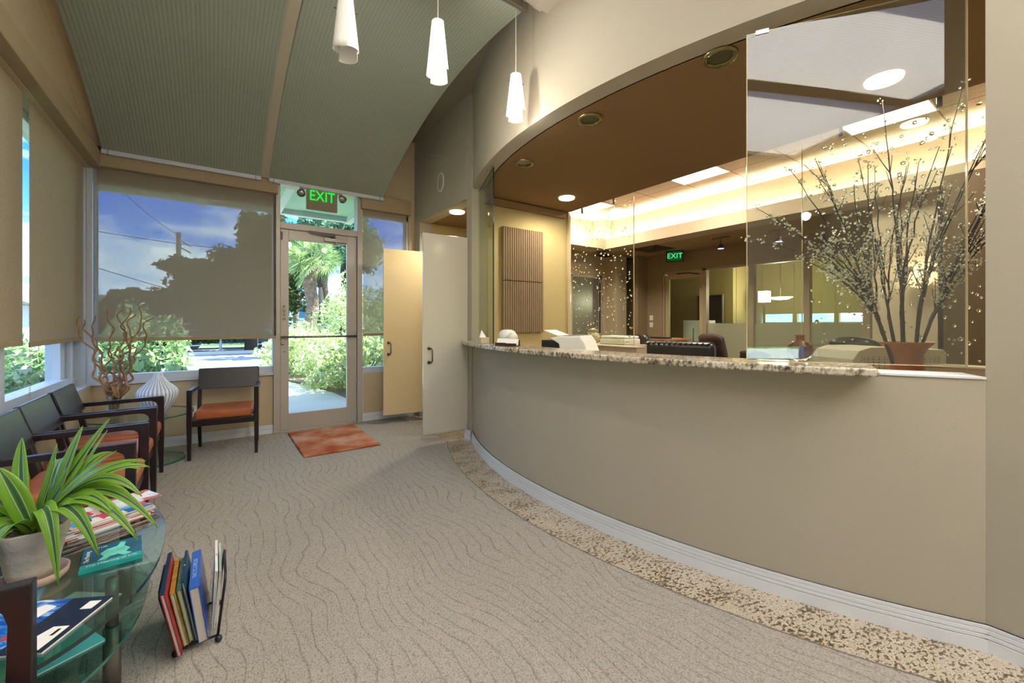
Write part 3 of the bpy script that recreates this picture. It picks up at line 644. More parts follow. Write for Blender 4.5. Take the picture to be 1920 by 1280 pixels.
downlight((2.95, .70, 2.46), True, 'lit round downlight above the blossom branches', power=17)
downlight((2.20, 4.17, 2.38), True, 'lit round downlight in the closet recess above the tall doors', power=20)
downlight((2.04, 1.107, 2.46), False, 'large unlit round downlight nearest the top right in the soffit', .082)
downlight((1.98, 1.93, 2.46), False, 'unlit round downlight, middle of the three dark ones in the soffit', .082)
downlight((2.08, 2.77, 2.46), False, 'unlit round downlight, farthest of the three dark ones in the soffit', .078)
downlight((5.43, 4.70, 3.02), True, 'small lit downlight in the tile ceiling corner above the bubble glass', .1, .5, 'tray ceiling downlights', (1, .92, .82))
downlight((5.36, 1.05, 3.02), True, 'small lit downlight in the tile ceiling behind the blossom branches', .1, .5, 'tray ceiling downlights', (1, .92, .82))
r = root('wall_speaker', 'round white speaker grille high on the closet wall', 'speaker', (2.05, 4.264, 2.70))
for nm, prof, mt in (('rim', [(.068, 0), (.068, .010), (.078, .008), (.078, 0)], WHITEP), ('grille', [(.0001, .006), (.068, .006)], plain('grille', '#a9aaa6', .7, bump=(900., .5, .002)))):
    mb = MB(); mb.lathe(prof, 40)
    for i, v in enumerate(mb.v): mb.v[i] = (2.048-v[2], 4.264+v[0]*1.0, 2.70+v[1]*1.35)
    mb.build(nm, mt, r, smooth=nm == 'rim')

# ------------------------------------------------------------------ closet doors
def cdoor(p, q, mat, label, hpos):
    r = root('closet_door', label, 'door', (q[0], q[1], .10))
    d = Vector((q[0]-p[0], q[1]-p[1])).normalized(); n = Vector((d.y, -d.x))      # n faces the camera side
    t = .02
    pn = MB().prism([p, q, (q[0]-n.x*t, q[1]-n.y*t), (p[0]-n.x*t, p[1]-n.y*t)], .10, 1.985).build('panel', mat, r, bevel=.002)
    hp = Vector(p)+d*.055
    pa = []
    for z, k in ((hpos+.065, 0), (hpos+.065, .035), (hpos+.05, .05), (hpos-.05, .05), (hpos-.065, .035), (hpos-.065, 0)):
        pa.append((hp.x+n.x*k+d.x*.3*k, hp.y+n.y*k+d.y*.3*k, z))
    mb = MB(); mb.tube(pa, .0065, 10)
    for z in (hpos+.065, hpos-.065): mb.tube([(hp.x, hp.y, z), (hp.x+n.x*.006, hp.y+n.y*.006, z)], .016, 14)
    mb.build('handle', BRONZE, pn, smooth=True)
    if mat is LAM2:
        mb = MB(); mb.box((q[0]-.44, q[1]+.005, 1.985), (q[0]-.425, q[1]+.02, 2.0)); mb.box((q[0]-.445, q[1]+.005, 2.02), (q[0]-.425, q[1]+.02, 2.06))
    return r
cdoor((1.557, 4.715), (2.045, 4.66), LAM1, 'open tall cream closet door, the farther one beside the entrance window', .855)
cdoor((1.585, 3.674), (2.048, 3.66), LAM2, 'open tall glossy white closet door, the nearer one against the reception wall', .84)

# ------------------------------------------------------------------ reception counter and its glass
mb = MB()
ca, cb = ang(.525), ang(3.59)
inner = arc(R0-.17, cb, ang(.50), 40)
mb.prism(arc(R0+.115, ca, cb, 60)+inner, .945, .975)
tag(mb.build('counter_top', GRANC, bevel=.006, seg=2), 'long curved speckled granite counter top on the reception wall', 'counter top')
def pane(name, label, p, q, th, z0, z1, mat, edge, grp, clips=()):
    r = root(name, label, 'glass panel', (p[0], p[1], z0), grp)
    d = Vector((q[0]-p[0], q[1]-p[1])).normalized(); n = Vector((-d.y, d.x))*th
    mb = MB(); mb.prism([p, q, (q[0]+n.x, q[1]+n.y), (p[0]+n.x, p[1]+n.y)], z0, z1, 0)
    # thin polished edges
    e = MB()
    for s_, e_ in ((p, (p[0]+d.x*.003, p[1]+d.y*.003)), ((q[0]-d.x*.003, q[1]-d.y*.003), q)):
        e.prism([(s_[0]-n.x*.05, s_[1]-n.y*.05), (e_[0]-n.x*.05, e_[1]-n.y*.05), (e_[0]+n.x*1.05, e_[1]+n.y*1.05), (s_[0]+n.x*1.05, s_[1]+n.y*1.05)], z0, z1)
    e.prism([p, q, (q[0]+n.x, q[1]+n.y), (p[0]+n.x, p[1]+n.y)], z0-.003, z0); e.prism([p, q, (q[0]+n.x, q[1]+n.y), (p[0]+n.x, p[1]+n.y)], z1, z1+.002)
    o = mb.build('glass', mat, r); e.build('polished_edge', edge, r)
    return r, d, n
r, d, n = pane('glass_screen', 'large clear glass screen on the right half of the counter reflecting the ceiling', (1.925, .925), (2.315, .305), .010, .978, 2.415, PANEG, EDGEL, 'glass screens')
c = MB().box((0, -.004, 0), (.05, .016, .018)).build('clip', CHROME)
c.parent = r; c.location = (d.x*.035, d.y*.035, 2.405-.978); c.rotation_euler = (0, 0, math.atan2(d.y, d.x))
mb = MB(); mb.tube([(2.315, .305, 2.41), (2.315, .305, 2.46)], .008); mb.build('standoff', STEEL, r)
r, d, n = pane('glass_screen', 'narrow glass screen at the left end of the counter with a dark edge', (2.135, 3.60), (1.893, 2.955), .010, .976, 2.44, SIDEG, EDGEG, 'glass screens')
mb = MB(); mb.tube([(1.9, 2.975, 2.435), (1.9, 2.975, 2.46)], .008); mb.build('standoff', STEEL, r)

def bubble_panel(label, y0, y1, z0, z1, n, seed, studs):
    r = root('bubble_glass_panel', label, 'glass panel', (3.475, y0, z0), 'glass panels with raised bubbles')
    mb = MB(); mb.box((3.470, y0, z0), (3.480, y1, z1)); mb.build('glass', glassy('bubble_glass'+str(seed), '#fbfdf9', .35), r)
    rnd = random.Random(seed); mb = MB()
    for _ in range(n):
        y = rnd.uniform(y0+.02, y1-.02); z = rnd.uniform(z0+.03, z1-.03); q = rnd.choice([.006, .007, .008, .010, .013])*(.9 if seed == 3 else 1)
        mb.ball((3.468, y, z), q, 10, 6, 0, (.6, 1, 1))
    mb.build('bubble', BUB, r, smooth=True, kind='stuff')
    for y in (y0, y1-.003): MB().box((3.4695, y, z0), (3.4805, y+.003, z1)).build('polished_edge', EDGEL, r)
    for y in studs:
        mb = MB(); mb.tube([(3.462, y, 2.405), (3.462, y, 2.462)], .013, 12); mb.build('standoff', STEEL, r, smooth=True)
    return r
m, nt, out = new('bubble_lens'); g_ = N(nt, 'ShaderNodeBsdfGlass'); g_.inputs['Color'].default_value = lin('#fbfbf4'); g_.inputs['IOR'].default_value = 1.5; nt.links.new(g_.outputs[0], out.inputs[0]); BUB = m
bubble_panel('bubbled glass panel in the left office opening above the small copier', 2.775, 3.71, .90, 2.43, 330, 3, (3.03, 3.50))
bubble_panel('bubbled glass panel behind the blossom branches', -.2, 1.281, .88, 2.43, 420, 4, (.57, 1.045))

# ribbed acoustic panel on the nib wall
r = root('acoustic_panel', 'tall ribbed taupe acoustic panel on the wall behind the counter', 'wall panel', (2.78, 3.74, 1.04))
for z0, z1 in ((1.04, 1.597), (1.603, 2.175)):
    mb = MB(); mb.box((2.505, 3.715, z0), (3.06, 3.739, z1))
    for i in range(19):
        x = 2.515+i*.0293; mb.tube([(x, 3.712, z0+.002), (x, 3.712, z1-.002)], .0125, 8)
    mb.build('ribbed_panel', plain('taupe_fabric'+str(len(MATS)), '#8f7a60', .9, bump=(500., .3, .001)), r)

# ------------------------------------------------------------------ entrance mat
mb = MB(); c_, s_ = math.cos(-.05), math.sin(-.05)
nx, ny = 14, 60
mat_o = bpy.data.objects
mb.box((-.325, -.475, 0), (.325, .475, .014))
o = mb.build('doormat', MATM, bevel=.006); o.location = (.945, 4.40, .001); o.rotation_euler = (0, 0, -.0)
tag(o, 'rust-orange ribbed doormat in front of the glass entrance door', 'doormat')

# ------------------------------------------------------------------ wall sockets
def plate(name, label, M):
    r = root(name, label, 'socket', tuple(M @ Vector((0, 0, 0))))
    mb = MB(); mb.box((-.036, -.006, -.058), (.036, 0, .058), M=M); mb.build('cover_plate', WHITEP, r, bevel=.002)
    
    for z_ in (.008, -.036): MB().box((-.016, -.009, z_), (.016, -.006, z_+.028), M=M).build('socket_face', PAPER, r)
plate('wall_socket', 'white wall socket on the tan wall behind the door-side chair', Matrix.Translation((-.155, 5.019, .30)))

# ------------------------------------------------------------------ waiting chairs
def make_chair():
    r = root('armchair', 'x', 'chair', (0, 0, 0), 'waiting room armchairs', world=False)
    W = .255
    # seat cushion: plump, with rounded front
    mb = MB(); n = 8; vs = []; fs = []
    mb.box((-W+.045, .012, .325), (W-.045, .42, .405))
    o = mb.build('seat', ORANGE, r, smooth=True, bevel=.028, seg=5)
    mb = MB(); mb.box((-W+.03, .02, .275), (W-.03, .055, .325)); mb.box((-W+.03, .39, .275), (W-.03, .42, .325)); mb.box((-W+.012, .03, .285), (-W+.045, .41, .325)); mb.box((W-.045, .03, .285), (W-.012, .41, .325))
    mb.build('apron', DARKW, r, bevel=.003)
    # backrest slab leaning back
    mb = MB(); mb.hexa([(-W+.02, .430, .535), (W-.02, .430, .535), (W-.02, .452, .53), (-W+.02, .452, .53)], [(-W+.02, .490, .722), (W-.02, .490, .722), (W-.02, .512, .718), (-W+.02, .512, .718)])
    mb.build('backrest', plain('espresso_back', '#2b2729', .33, spec=.5), r, bevel=.004)
    for s in (-1, 1):
        x0, x1 = (s*W, s*(W-.034)) if s < 0 else (s*(W-.034), s*W)
        # side frame: arm with a rounded inner corner into the front post
        prof = [(.0, .585), (.46, .577), (.46, .549), (.090, .555), (.062, .550), (.043, .535), (.036, .508), (.042, .285), (.0, .285)]
        mb = MB(); M = Matrix(((0, 0, 1, 0), (1, 0, 0, 0), (0, 1, 0, 0), (0, 0, 0, 1)))
        mb.prism(prof, x0, x1, M=M); mb.build('arm', DARKW, r, bevel=.003)
        xs = sorted((x0, x1)); cxm = (x0+x1)/2
        mb = MB(); mb.hexa([(cxm-.012, .004, 0), (cxm+.012, .004, 0), (cxm+.012, .028, 0), (cxm-.012, .028, 0)], [(xs[0], 0, .286), (xs[1], 0, .286), (xs[1], .042, .286), (xs[0], .042, .286)])
        mb.build('leg', DARKW, r, bevel=.002)
        mb = MB(); bx = cxm-s*.012
        mb.hexa([(bx-.012, .455, 0), (bx+.012, .455, 0), (bx+.012, .478, 0), (bx-.012, .478, 0)], [(bx-.016, .395, .30), (bx+.016, .395, .30), (bx+.016, .43, .30), (bx-.016, .43, .30)])
        mb.hexa([(bx-.016, .395, .30), (bx+.016, .395, .30), (bx+.016, .43, .30), (bx-.016, .43, .30)], [(bx-.014, .489, .718), (bx+.014, .489, .718), (bx+.014, .514, .715), (bx-.014, .514, .715)])
        mb.build('leg', DARKW, r, bevel=.002)
    return r
ch0 = make_chair()
spots = [(-.315, 3.945, PI/2, 'dark armchair with orange seat, farthest of the three in the row along the left wall'),
         (-.312, 3.402, PI/2, 'dark armchair with orange seat, middle one of the three under the left windows'),
         (-.300, 2.872, PI/2, 'dark wood armchair with orange seat, nearest of the row of three, behind the striped plant'),
         (-.318, 1.105, PI/2, 'dark wood armchair in the bottom left corner, in front of the glass coffee table'),
         (.064, 4.356, -.115, 'dark wood armchair with orange seat standing alone left of the entrance door')]
for i, (x, y, a, lb) in enumerate(spots):
    o = ch0 if i == 0 else copy_tree(ch0)
    o.location = (x, y, 0); o.rotation_euler = (0, 0, a); o['label'] = lb

# ------------------------------------------------------------------ coffee table
TX, TY, TZ = -.597, 1.965, .355
def sup(a, b, e, n, cx=TX, cy=TY):
    P = []
    for i in range(n):
        t = 2*PI*i/n; c, s = math.cos(t), math.sin(t)
        P.append((cx+a*abs(c)**(2/e)*(1 if c > 0 else -1), cy+b*abs(s)**(2/e)*(1 if s > 0 else -1)))
    return P
r = root('coffee_table', 'oval green glass coffee table with a lower shelf in the bottom left corner', 'table', (TX, TY, 0))
MB().prism(sup(.449, .627, 2.4, 96), TZ-.012, TZ, 0, 1).build('table_top', [TABLEG, EDGEG], r)
MB().prism(sup(.405, .57, 2.4, 96), .19, .20, 0, 1).build('lower_shelf', [TABLEG, EDGEB], r)
for sx_, sy_ in ((1, 1), (1, -1), (-1, 1), (-1, -1)):
    x, y = TX+.30*sx_, TY+.34*sy_
    if sx_ == 1 and sy_ == -1: x, y = -.262, 1.80
    mb = MB(); mb.tube([(x, y, 0), (x, y, .19)], .022, 16); mb.tube([(x, y, .20), (x, y, TZ-.012)], .016, 16)
    mb.build('leg', plain('grey_steel'+str(len(MATS)), '#77736c', .35, metal=.6), r, smooth=True)

# magazines on it
def flat_item(name, label, cat, c, w, h, z, th, rot, cover, grp=None, spine=None, pages=PAPER):
    r = root(name, label, cat, (c[0], c[1], z), grp, rot, world=False)
    mb = MB(); mb.box((-w/2+.002, -h/2+.002, .0012), (w/2-.002, h/2-.002, th-.0012)); mb.build('pages', pages, r)
    mb = MB(); mb.box((-w/2, -h/2, th-.0014), (w/2, h/2, th)); mb.box((-w/2, -h/2, 0), (w/2, h/2, .0014)); mb.box((-w/2, -h/2, 0), (-w/2+.0014, h/2, th))
    mb.build('cover', cover, r)
    return r
stack = [('grey edged magazine, lowest of the stack on the coffee table', ['#6f7c86', '#9fb0b8', '#cfd6d8', '#7a4a3a'], .02, .01),
         ('pale blue magazine second from the bottom of the coffee table stack', ['#a9bcc8', '#d9dde0', '#6c8aa0', '#c25a5a'], -.03, -.005),
         ('crimson edged magazine in the middle of the coffee table stack', ['#a8324e', '#c0506a', '#7c2036', '#e0d5cf'], .04, 0),
         ('white edged magazine under the top one on the coffee table stack', ['#e0dcd4', '#b84a50', '#3a6ea0', '#cfc0a8'], -.02, .008),
         ('blue and red magazine on top of the coffee table stack', ['#4fa0c8', '#c8405c', '#e8e0d4', '#e0b090', '#f0ece4', '#386a9c'], .03, -.004)]
z = TZ+.0005
for i, (lb, cols, da, dx) in enumerate(stack):
    th = (.006, .012, .007, .008, .009)[i]
    flat_item('magazine', lb, 'magazine', (-.372+dx, 2.285+dx*.6), .27, .205, z, th, .50+da, printed('print%d' % i, cols, 16.), 'magazines stacked on the coffee table'); z += th+.0004
o = flat_item('magazine', 'magazine with white calendar-like cover at the right end of the coffee table stack', 'magazine', (-.30, 2.36), .19, .13, z, .005, .5, printed('print9', ['#e8e6e0', '#d8dde2', '#e6e0d0', '#c0605a'], 24.), 'magazines stacked on the coffee table')
# teal paperback
TEAL1 = plain('teal_cover', '#135a74', .25, vary=(14., .35)); TEAL2 = plain('teal_light', '#1f9c96', .3, vary=(20., .2)); MINT = plain('mint_figure', '#6fd6bd', .4, vary=(25., .3)); INK = plain('white_ink', '#dfeee8', .5)
bk = flat_item('paperback', 'teal paperback titled The Meaning of Life on the coffee table', 'book', (-.282, 1.943), .15, .172, TZ+.0005, .012, .12, TEAL1)
mb = MB(); mb.box((-.074, -.085, .0121), (.074, -.052, .0126)); mb.box((-.075, -.0875, .0), (.075, -.086, .0122)); mb.build('lower_band', TEAL2, bk)
mb = MB()
P = [(-.035, -.045), (-.02, -.02), (-.03, .01), (-.012, .035), (.012, .04), (.02, .07), (.034, .062), (.03, .03), (.045, .0), (.034, -.022), (.05, -.045), (.03, -.05), (.015, -.028), (-.005, -.03), (-.015, -.048)]
mb.prism(P, .0124, .0130); mb.build('cover_figure', MINT, bk)
text('lettering', 'The Meaning of Life', .0155, INK, bk, (0, -.068, .0132), Matrix.Identity(3), .0002)
text('lettering', 'The Meaning', .017, INK, bk, (-.060, .008, .0132), Matrix.Rotation(PI/2, 3, 'Z'), .0002)
text('lettering', 'of Life', .012, INK, bk, (-.028, .062, .0132), Matrix.Rotation(0, 3, 'Z'), .0002)
# open magazine lying face down near chair
NAVY = plain('navy_cover', '#10223e', .2, spec=.6)
def m_sea():
    m, nt, out = new('sea_photo_cover'); b = principled(nt, out, (1, 1, 1, 1), .2, spec=.5); L = nt.links.new
    tc = N(nt, 'ShaderNodeTexCoord'); mp = N(nt, 'ShaderNodeMapping'); mp.inputs['Rotation'].default_value = (0, 0, .6); mp.inputs['Scale'].default_value = (10, 34, 1)
    L(tc.outputs['Object'], mp.inputs[0]); n = N(nt, 'ShaderNodeTexNoise', i_Scale=1.6, i_Detail=6.); L(mp.outputs[0], n.inputs['Vector'])
    r = ramp(nt, [(.35, '#0c3f8c'), (.5, '#1e6cc4'), (.58, '#8fb8e0'), (.66, '#e6eef4')]); L(n.outputs['Fac'], r.inputs[0]); L(r.outputs[0], b.inputs['Base Color']); return m
SEA = m_sea()
r = root('open_magazine', 'open magazine lying face down on the near end of the coffee table', 'magazine', (-.238, 1.640, TZ+.0005), None, math.radians(152), world=False)
# local x runs away from the right-hand corner along the top edge, y towards the viewer
MB().box((0, 0, 0), (.40, .205, .006)).build('pages', PAPER, r)
MB().box((-.002, -.002, .006), (.10, .207, .0075)).build('cover', NAVY, r)
MB().box((.10, -.002, .006), (.402, .207, .0075)).build('cover', SEA, r)
mb = MB(); mb.prism([(.012, .118), (.048, .118), (.075, .20), (.012, .20)], .0075, .0082); mb.box((.014, .018, .0075), (.042, .052, .0082)); mb.build('white_label', PAPER, r)
mb = MB(); mb.box((.022, .128, .0083), (.030, .152, .0085)); mb.build('label_mark', BLACKP, r)
mb = MB(); mb.prism([(.115, .03), (.15, .02), (.175, .05), (.165, .105), (.14, .12), (.125, .08)], .0075, .0081); mb.build('white_boat', PAPER, r)
mb = MB(); mb.box((.12, .115, .0075), (.138, .155, .0082)); mb.box((.24, .145, .0075), (.27, .195, .0082)); mb.build('red_mark', plain('red_ink', '#b8352c', .4), r)
mb = MB(); mb.box((.26, .02, .0075), (.39, .045, .0082)); mb.box((.28, .055, .0075), (.39, .075, .0082)); mb.build('yellow_heading', plain('yellow_ink', '#e3cf7a', .4), r)
text('lettering', 'DEEP', .055, PAPER, r, (.285, .115, .0083), Matrix.Rotation(PI, 3, 'Z'), .0002)
# things on the lower shelf
flat_item('magazine', 'turquoise covered magazine on the lower glass shelf', 'magazine', (-.42, 1.78), .21, .27, .2005, .006, .5, plain('turq', '#4fb0b4', .3))
flat_item('magazine', 'white brochure on the lower glass shelf of the coffee table', 'brochure', (-.36, 1.99), .10, .17, .2005, .003, .9, PAPER)
MB().box((0, 0, 0), (.001, .001, .001))

# ------------------------------------------------------------------ potted striped plant
PX, PY = -.451, 1.885
pr = root('potted_plant', 'striped green dracaena in a whitewashed clay pot on the coffee table', 'plant', (PX, PY, TZ))
POT = plain('whitewashed_clay', '#b9b1a3', .8, bump=(35., .6, .006), vary=(10., .15))
mb = MB(); prof = [(.0001, .012), (.062, .012), (.072, .05), (.080, .09), (.084, .094), (.086, .125), (.094, .13), (.100, .165), (.104, .172), (.096, .172), (.088, .15), (.0001, .148)]
mb.lathe([(a*.8, b) for a, b in prof], 48, (PX, PY, TZ), fn=lambda r_, z_, a: r_*(1+(.03*math.sin(5*a)+.02*math.sin(9*a) if z_ > .15 and r_ > .065 else 0)+.008*math.sin(z_*160)))
mb.build('pot', POT, pr, smooth=True)
mb = MB(); mb.lathe([(.0001, 0), (.062, 0), (.073, .012), (.076, .030), (.070, .030), (.066, .014), (.0001, .010)], 48, (PX+.004, PY, TZ)); mb.build('saucer', plain('saucer_clay', '#b79d8b', .5), pr, smooth=True)
mb = MB(); mb.lathe([(.0001, .158), (.04, .156), (.070, .150)], 24, (PX, PY, TZ)); mb.build('soil', SOIL, pr)
def leaf(sd, dp, hh, ch, width, seed, k=.5):
    """one arching strap leaf as its own mesh; sd = to the right, dp = away, hh = tip height, ch = arch height"""
    n = 18; mb = MB(); vs = []; fs = []; uvs = []; rnd = random.Random(seed)
    R3 = Vector((.8171, -.5764, 0)); F3 = Vector((.5764, .8171, 0)); d = (R3*sd+F3*dp)
    p0 = Vector((PX+rnd.uniform(-.02, .02), PY+rnd.uniform(-.02, .02), TZ+.155)); p0 += d.normalized()*.012
    p2 = Vector((PX, PY, TZ+.165+hh))+d; p1 = p0+d*k+Vector((0, 0, ch))
    P = [p0*(1-t)**2+p1*2*t*(1-t)+p2*t*t for t in [i/n for i in range(n+1)]]
    n0 = (Vector((0, 0, 1))-F3*.55+R3*rnd.uniform(-.25, .25)).normalized()
    for i in range(n+1):
        t = i/n; wv = width*(math.sin(PI*min(1, t*.86+.14))**.8) if t < 1 else .0006
        T = (P[min(i+1, n)]-P[max(i-1, 0)]).normalized(); side = T.cross(n0).normalized(); up = side.cross(T)
        for j in range(5):
            q = j/4; off = (q-.5)*wv; cup = (abs(q-.5)*2)**1.5*wv*.18
            vs.append(P[i]+side*off+up*cup); uvs.append((q, t))
    for i in range(n):
        for j in range(4): a = i*5+j; fs.append((a, a+1, a+6, a+5))
    mb.add(vs, fs); o = mb.build('leaf', VLEAF, pr, smooth=True)
    me = o.data; ul = me.uv_layers.new(name='UVMap')
    for lp in me.loops: ul.data[lp.index].uv = uvs[lp.vertex_index]
    m_ = o.modifiers.new('S', 'SOLIDIFY'); m_.thickness = .0012
    return o
LV = [(.03, .12, .28, .20, .038), (.10, .14, .30, .16, .040), (.13, .10, .27, .17, .034), (.18, .08, .21, .15, .034), (.31, .04, .19, .22, .036), (.28, .06, .07, .24, .036),
      (.26, -.02, .055, .18, .040), (.32, .0, -.04, .22, .042), (.33, .06, -.03, .23, .036), (.25, -.05, -.06, .20, .044), (.175, -.09, -.12, .22, .046), (-.09, -.13, -.17, .13, .052),
      (-.01, -.12, -.03, .10, .044), (-.03, -.13, -.19, .10, .055), (-.09, .05, .26, .18, .040), (-.045, -.05, .20, .14, .055), (.07, .0, .21, .10, .046), (-.20, .02, .18, .17, .046),
      (-.28, -.02, .05, .20, .046), (-.27, -.10, -.08, .16, .048), (.0, .26, .15, .20, .040), (.14, .22, .10, .20, .038), (-.14, .22, .14, .20, .04), (-.16, -.10, .12, .16, .05),
      (.09, .06, .14, .12, .040), (.20, .12, .04, .18, .036), (.05, -.13, .02, .10, .03), (-.12, .0, .10, .16, .05), (.16, .02, .01, .12, .036), (.22, .16, .13, .20, .034), (.02, .05, .24, .12, .045)]
for i, (sd_, dp_, hh_, ch_, w_) in enumerate(LV): leaf(sd_, dp_, hh_, ch_, w_, i)

# ------------------------------------------------------------------ book rack on the floor
rk = root('book_rack', 'low black wire book rack with ball feet on the carpet', 'book rack', (-.045, 1.98, 0))
for y in (1.845, 2.07):
    mb = MB(); mb.tube([(-.10, y, .022), (.008, y, .022)], .0045, 8); mb.build('cross_wire', BLACK, rk, smooth=True)
for x, dx in ((-.105, -.045), (.010, .022)):
    mb = MB(); mb.tube([(x, 1.845, .02), (x+dx, 1.845, .21), (x+dx*1.05, 1.865, .228), (x+dx*1.05, 2.05, .228), (x+dx, 2.07, .21), (x, 2.07, .02)], .0045, 8); mb.build('wire_side', BLACK, rk, smooth=True)
for x in (-.108, .012):
    for y in (1.84, 2.075):
        mb = MB(); mb.ball((x, y, .012), .012, 14, 10); mb.build('ball_foot', BLACK, rk, smooth=True)
def rackbook(xb, w, h, ln, lean, y0, cov, label, spine=None, txt=None, tcol=None, zb=.03, yaw=0):
    """stands on its fore-edge, spine up; lean is the tilt about the y axis"""
    r = root('book', label, 'book', (xb, y0, zb), 'books leaning in the floor rack', world=False)
    r.rotation_euler = (0, lean, yaw)
    mb = MB(); mb.box((-w/2+.003, .003, .002), (w/2-.003, ln-.003, h-.004)); mb.build('pages', PAGE, r)
    mb = MB(); mb.box((-w/2, 0, 0), (-w/2+.003, ln, h)); mb.box((w/2-.003, 0, 0), (w/2, ln, h)); mb.build('cover', cov, r, bevel=.0008)
    mb = MB(); mb.box((-w/2, 0, h-.0035), (w/2, ln, h+.001)); sp_ = mb.build('spine', spine or cov, r, bevel=.001)
    if txt: text('lettering', txt, w*.62, tcol, sp_, (0, ln*.5, h+.0012), Matrix.Rotation(PI/2, 3, 'Z'), .0003, 1.15)
    return r
RED = plain('red_cover', '#8f1f2f', .35); DBL = plain('dark_blue_cover', '#1c3350', .3); YEL = plain('yellow_green_cover', '#8a7a2c', .4, vary=(60., .5)); BLU = plain('cobalt_cover', '#1b4fae', .2, spec=.6, vary=(12., .3)); GRN = plain('green_cover', '#5f7a3a', .4, vary=(40., .4)); WHT = plain('white_cover', '#dadad6', .35); TQ = plain('petrol_cover', '#1f4f66', .3); GOLD = plain('gold_ink', '#8fb0d8', .4)
rackbook(-.094, .013, .228, .31, -.205, 1.785, RED, 'thin red book with a dark blue and white spine, leftmost in the rack', DBL)
rackbook(-.079, .014, .200, .26, -.195, 1.83, YEL, 'yellow patterned book second from the left in the rack', plain('ochre_spine', '#b07c2a', .5, vary=(50., .5)))
rackbook(-.064, .014, .195, .25, -.185, 1.845, GRN, 'grey-green book in the left half of the rack', plain('sage_spine', '#5f8478', .5, vary=(60., .4)))
rackbook(-.051, .009, .222, .25, -.175, 1.84, TQ, 'thin petrol-blue book left of the thick cobalt one', DBL, 'Blue', INK)
rackbook(-.031, .029, .200, .29, -.135, 1.82, BLU, 'thick cobalt blue hardback in the middle of the rack', plain('cobalt_spine', '#2059b8', .25, spec=.6), 'ENCYCLOPEDIE', GOLD)
rackbook(-.004, .009, .205, .27, .05, 1.88, WHT, 'white book with a white spine in the right half of the rack', WHT, 'Harvest', plain('red_ink2', '#c05050', .5))
rackbook(.0055, .008, .185, .25, .07, 1.91, WHT, 'thin pale book at the right end of the rack against the wire', plain('pale_spine', '#a8b8b0', .5))

# ------------------------------------------------------------------ side table with willow and white vase
SX_, SY_ = -.49, 4.565
r = root('side_table', 'round clear glass side table in the corner', 'table', (SX_, SY_, 0))
circ = [(SX_+.345*math.cos(2*PI*i/64), SY_+.345*math.sin(2*PI*i/64)) for i in range(64)]
MB().prism(circ, .388, .40, 0, 1).build('table_top', [GLASS, EDGEB], r)
circ = [(SX_+.05+.24*math.cos(2*PI*i/64), SY_+.24*math.sin(2*PI*i/64)) for i in range(64)]
MB().prism(circ, .001, .016, 0, 1).build('base', [GLASS, EDGEB], r)
mb = MB(); mb.tube([(SX_-.05, SY_, .016), (SX_-.05, SY_, .388)], .03, 20); mb.build('column', GLASS, r, smooth=True)
VX, VY = -.378, 4.47
r = root('ribbed_vase', 'white ribbed bottle vase with a narrow neck on the glass side table', 'vase', (VX, VY, .40))
prof = [(.0001, 0), (.052, 0), (.056, .006), (.078, .04), (.102, .08), (.122, .12), (.132, .155), (.133, .18), (.124, .205), (.102, .23), (.075, .255), (.053, .28), (.038, .305), (.031, .33), (.031, .335), (.026, .335), (.026, .30), (.0001, .29)]
m, nt, out = new('ribbed_white_glass'); b = principled(nt, out, lin('#b9c6d6'), .15, spec=.6); L = nt.links.new
tc = N(nt, 'ShaderNodeTexCoord'); sx = N(nt, 'ShaderNodeSeparateXYZ'); L(tc.outputs['Object'], sx.inputs[0]); an = N(nt, 'ShaderNodeMath', operation='ARCTAN2'); L(sx.outputs[1], an.inputs[0]); L(sx.outputs[0], an.inputs[1])
mu = N(nt, 'ShaderNodeMath', operation='MULTIPLY'); mu.inputs[1].default_value = 30.; L(an.outputs[0], mu.inputs[0]); si = N(nt, 'ShaderNodeMath', operation='SINE'); L(mu.outputs[0], si.inputs[0])
rr = ramp(nt, [(0, '#8ea3bd'), (.6, '#e6ebf2')]); mr = N(nt, 'ShaderNodeMapRange'); mr.inputs[1].default_value = -1; mr.inputs[2].default_value = 1; L(si.outputs[0], mr.inputs[0]); L(mr.outputs[0], rr.inputs[0]); L(rr.outputs[0], b.inputs['Base Color'])
mb = MB(); mb.lathe(prof, 180, (VX, VY, .40), fn=lambda r_, z_, a: r_*(1+(.018*math.sin(30*a) if .02 < z_ < .29 and r_ > .03 else 0)))
mb.build('body', m, r, smooth=True)
# willow
WX, WY = -.640, 4.52
r = root('curly_willow_vase', 'glass jar holding tall curly willow branches on the glass side table', 'branches in vase', (WX, WY, .40))
mb = MB(); mb.lathe([(.0001, .0), (.045, .0), (.05, .01), (.05, .17), (.047, .17), (.046, .012), (.0001, .010)], 32, (WX, WY, .40)); mb.build('glass_jar', GLASS, r, smooth=True)
def curly(p0, p1, amp, freq, r0, r1, seed, n=44):
    rnd = random.Random(seed); ph = rnd.uniform(0, 6); ph2 = rnd.uniform(0, 6); p0 = Vector(p0); p1 = Vector(p1); P = []; Rr = []
    for i in range(n):
        t = i/(n-1); p = p0.lerp(p1, t**.95); a = amp*min(1, t*3+.15)
        p = p+Vector((a*math.sin(freq*t*6.28+ph)+.4*a*math.sin(freq*2.3*t*6.28+ph2), .7*a*math.cos(freq*t*6.28+ph2), .5*a*math.sin(freq*1.7*t*6.28)))
        P.append(p); Rr.append(r0+(r1-r0)*t)
    return P, Rr
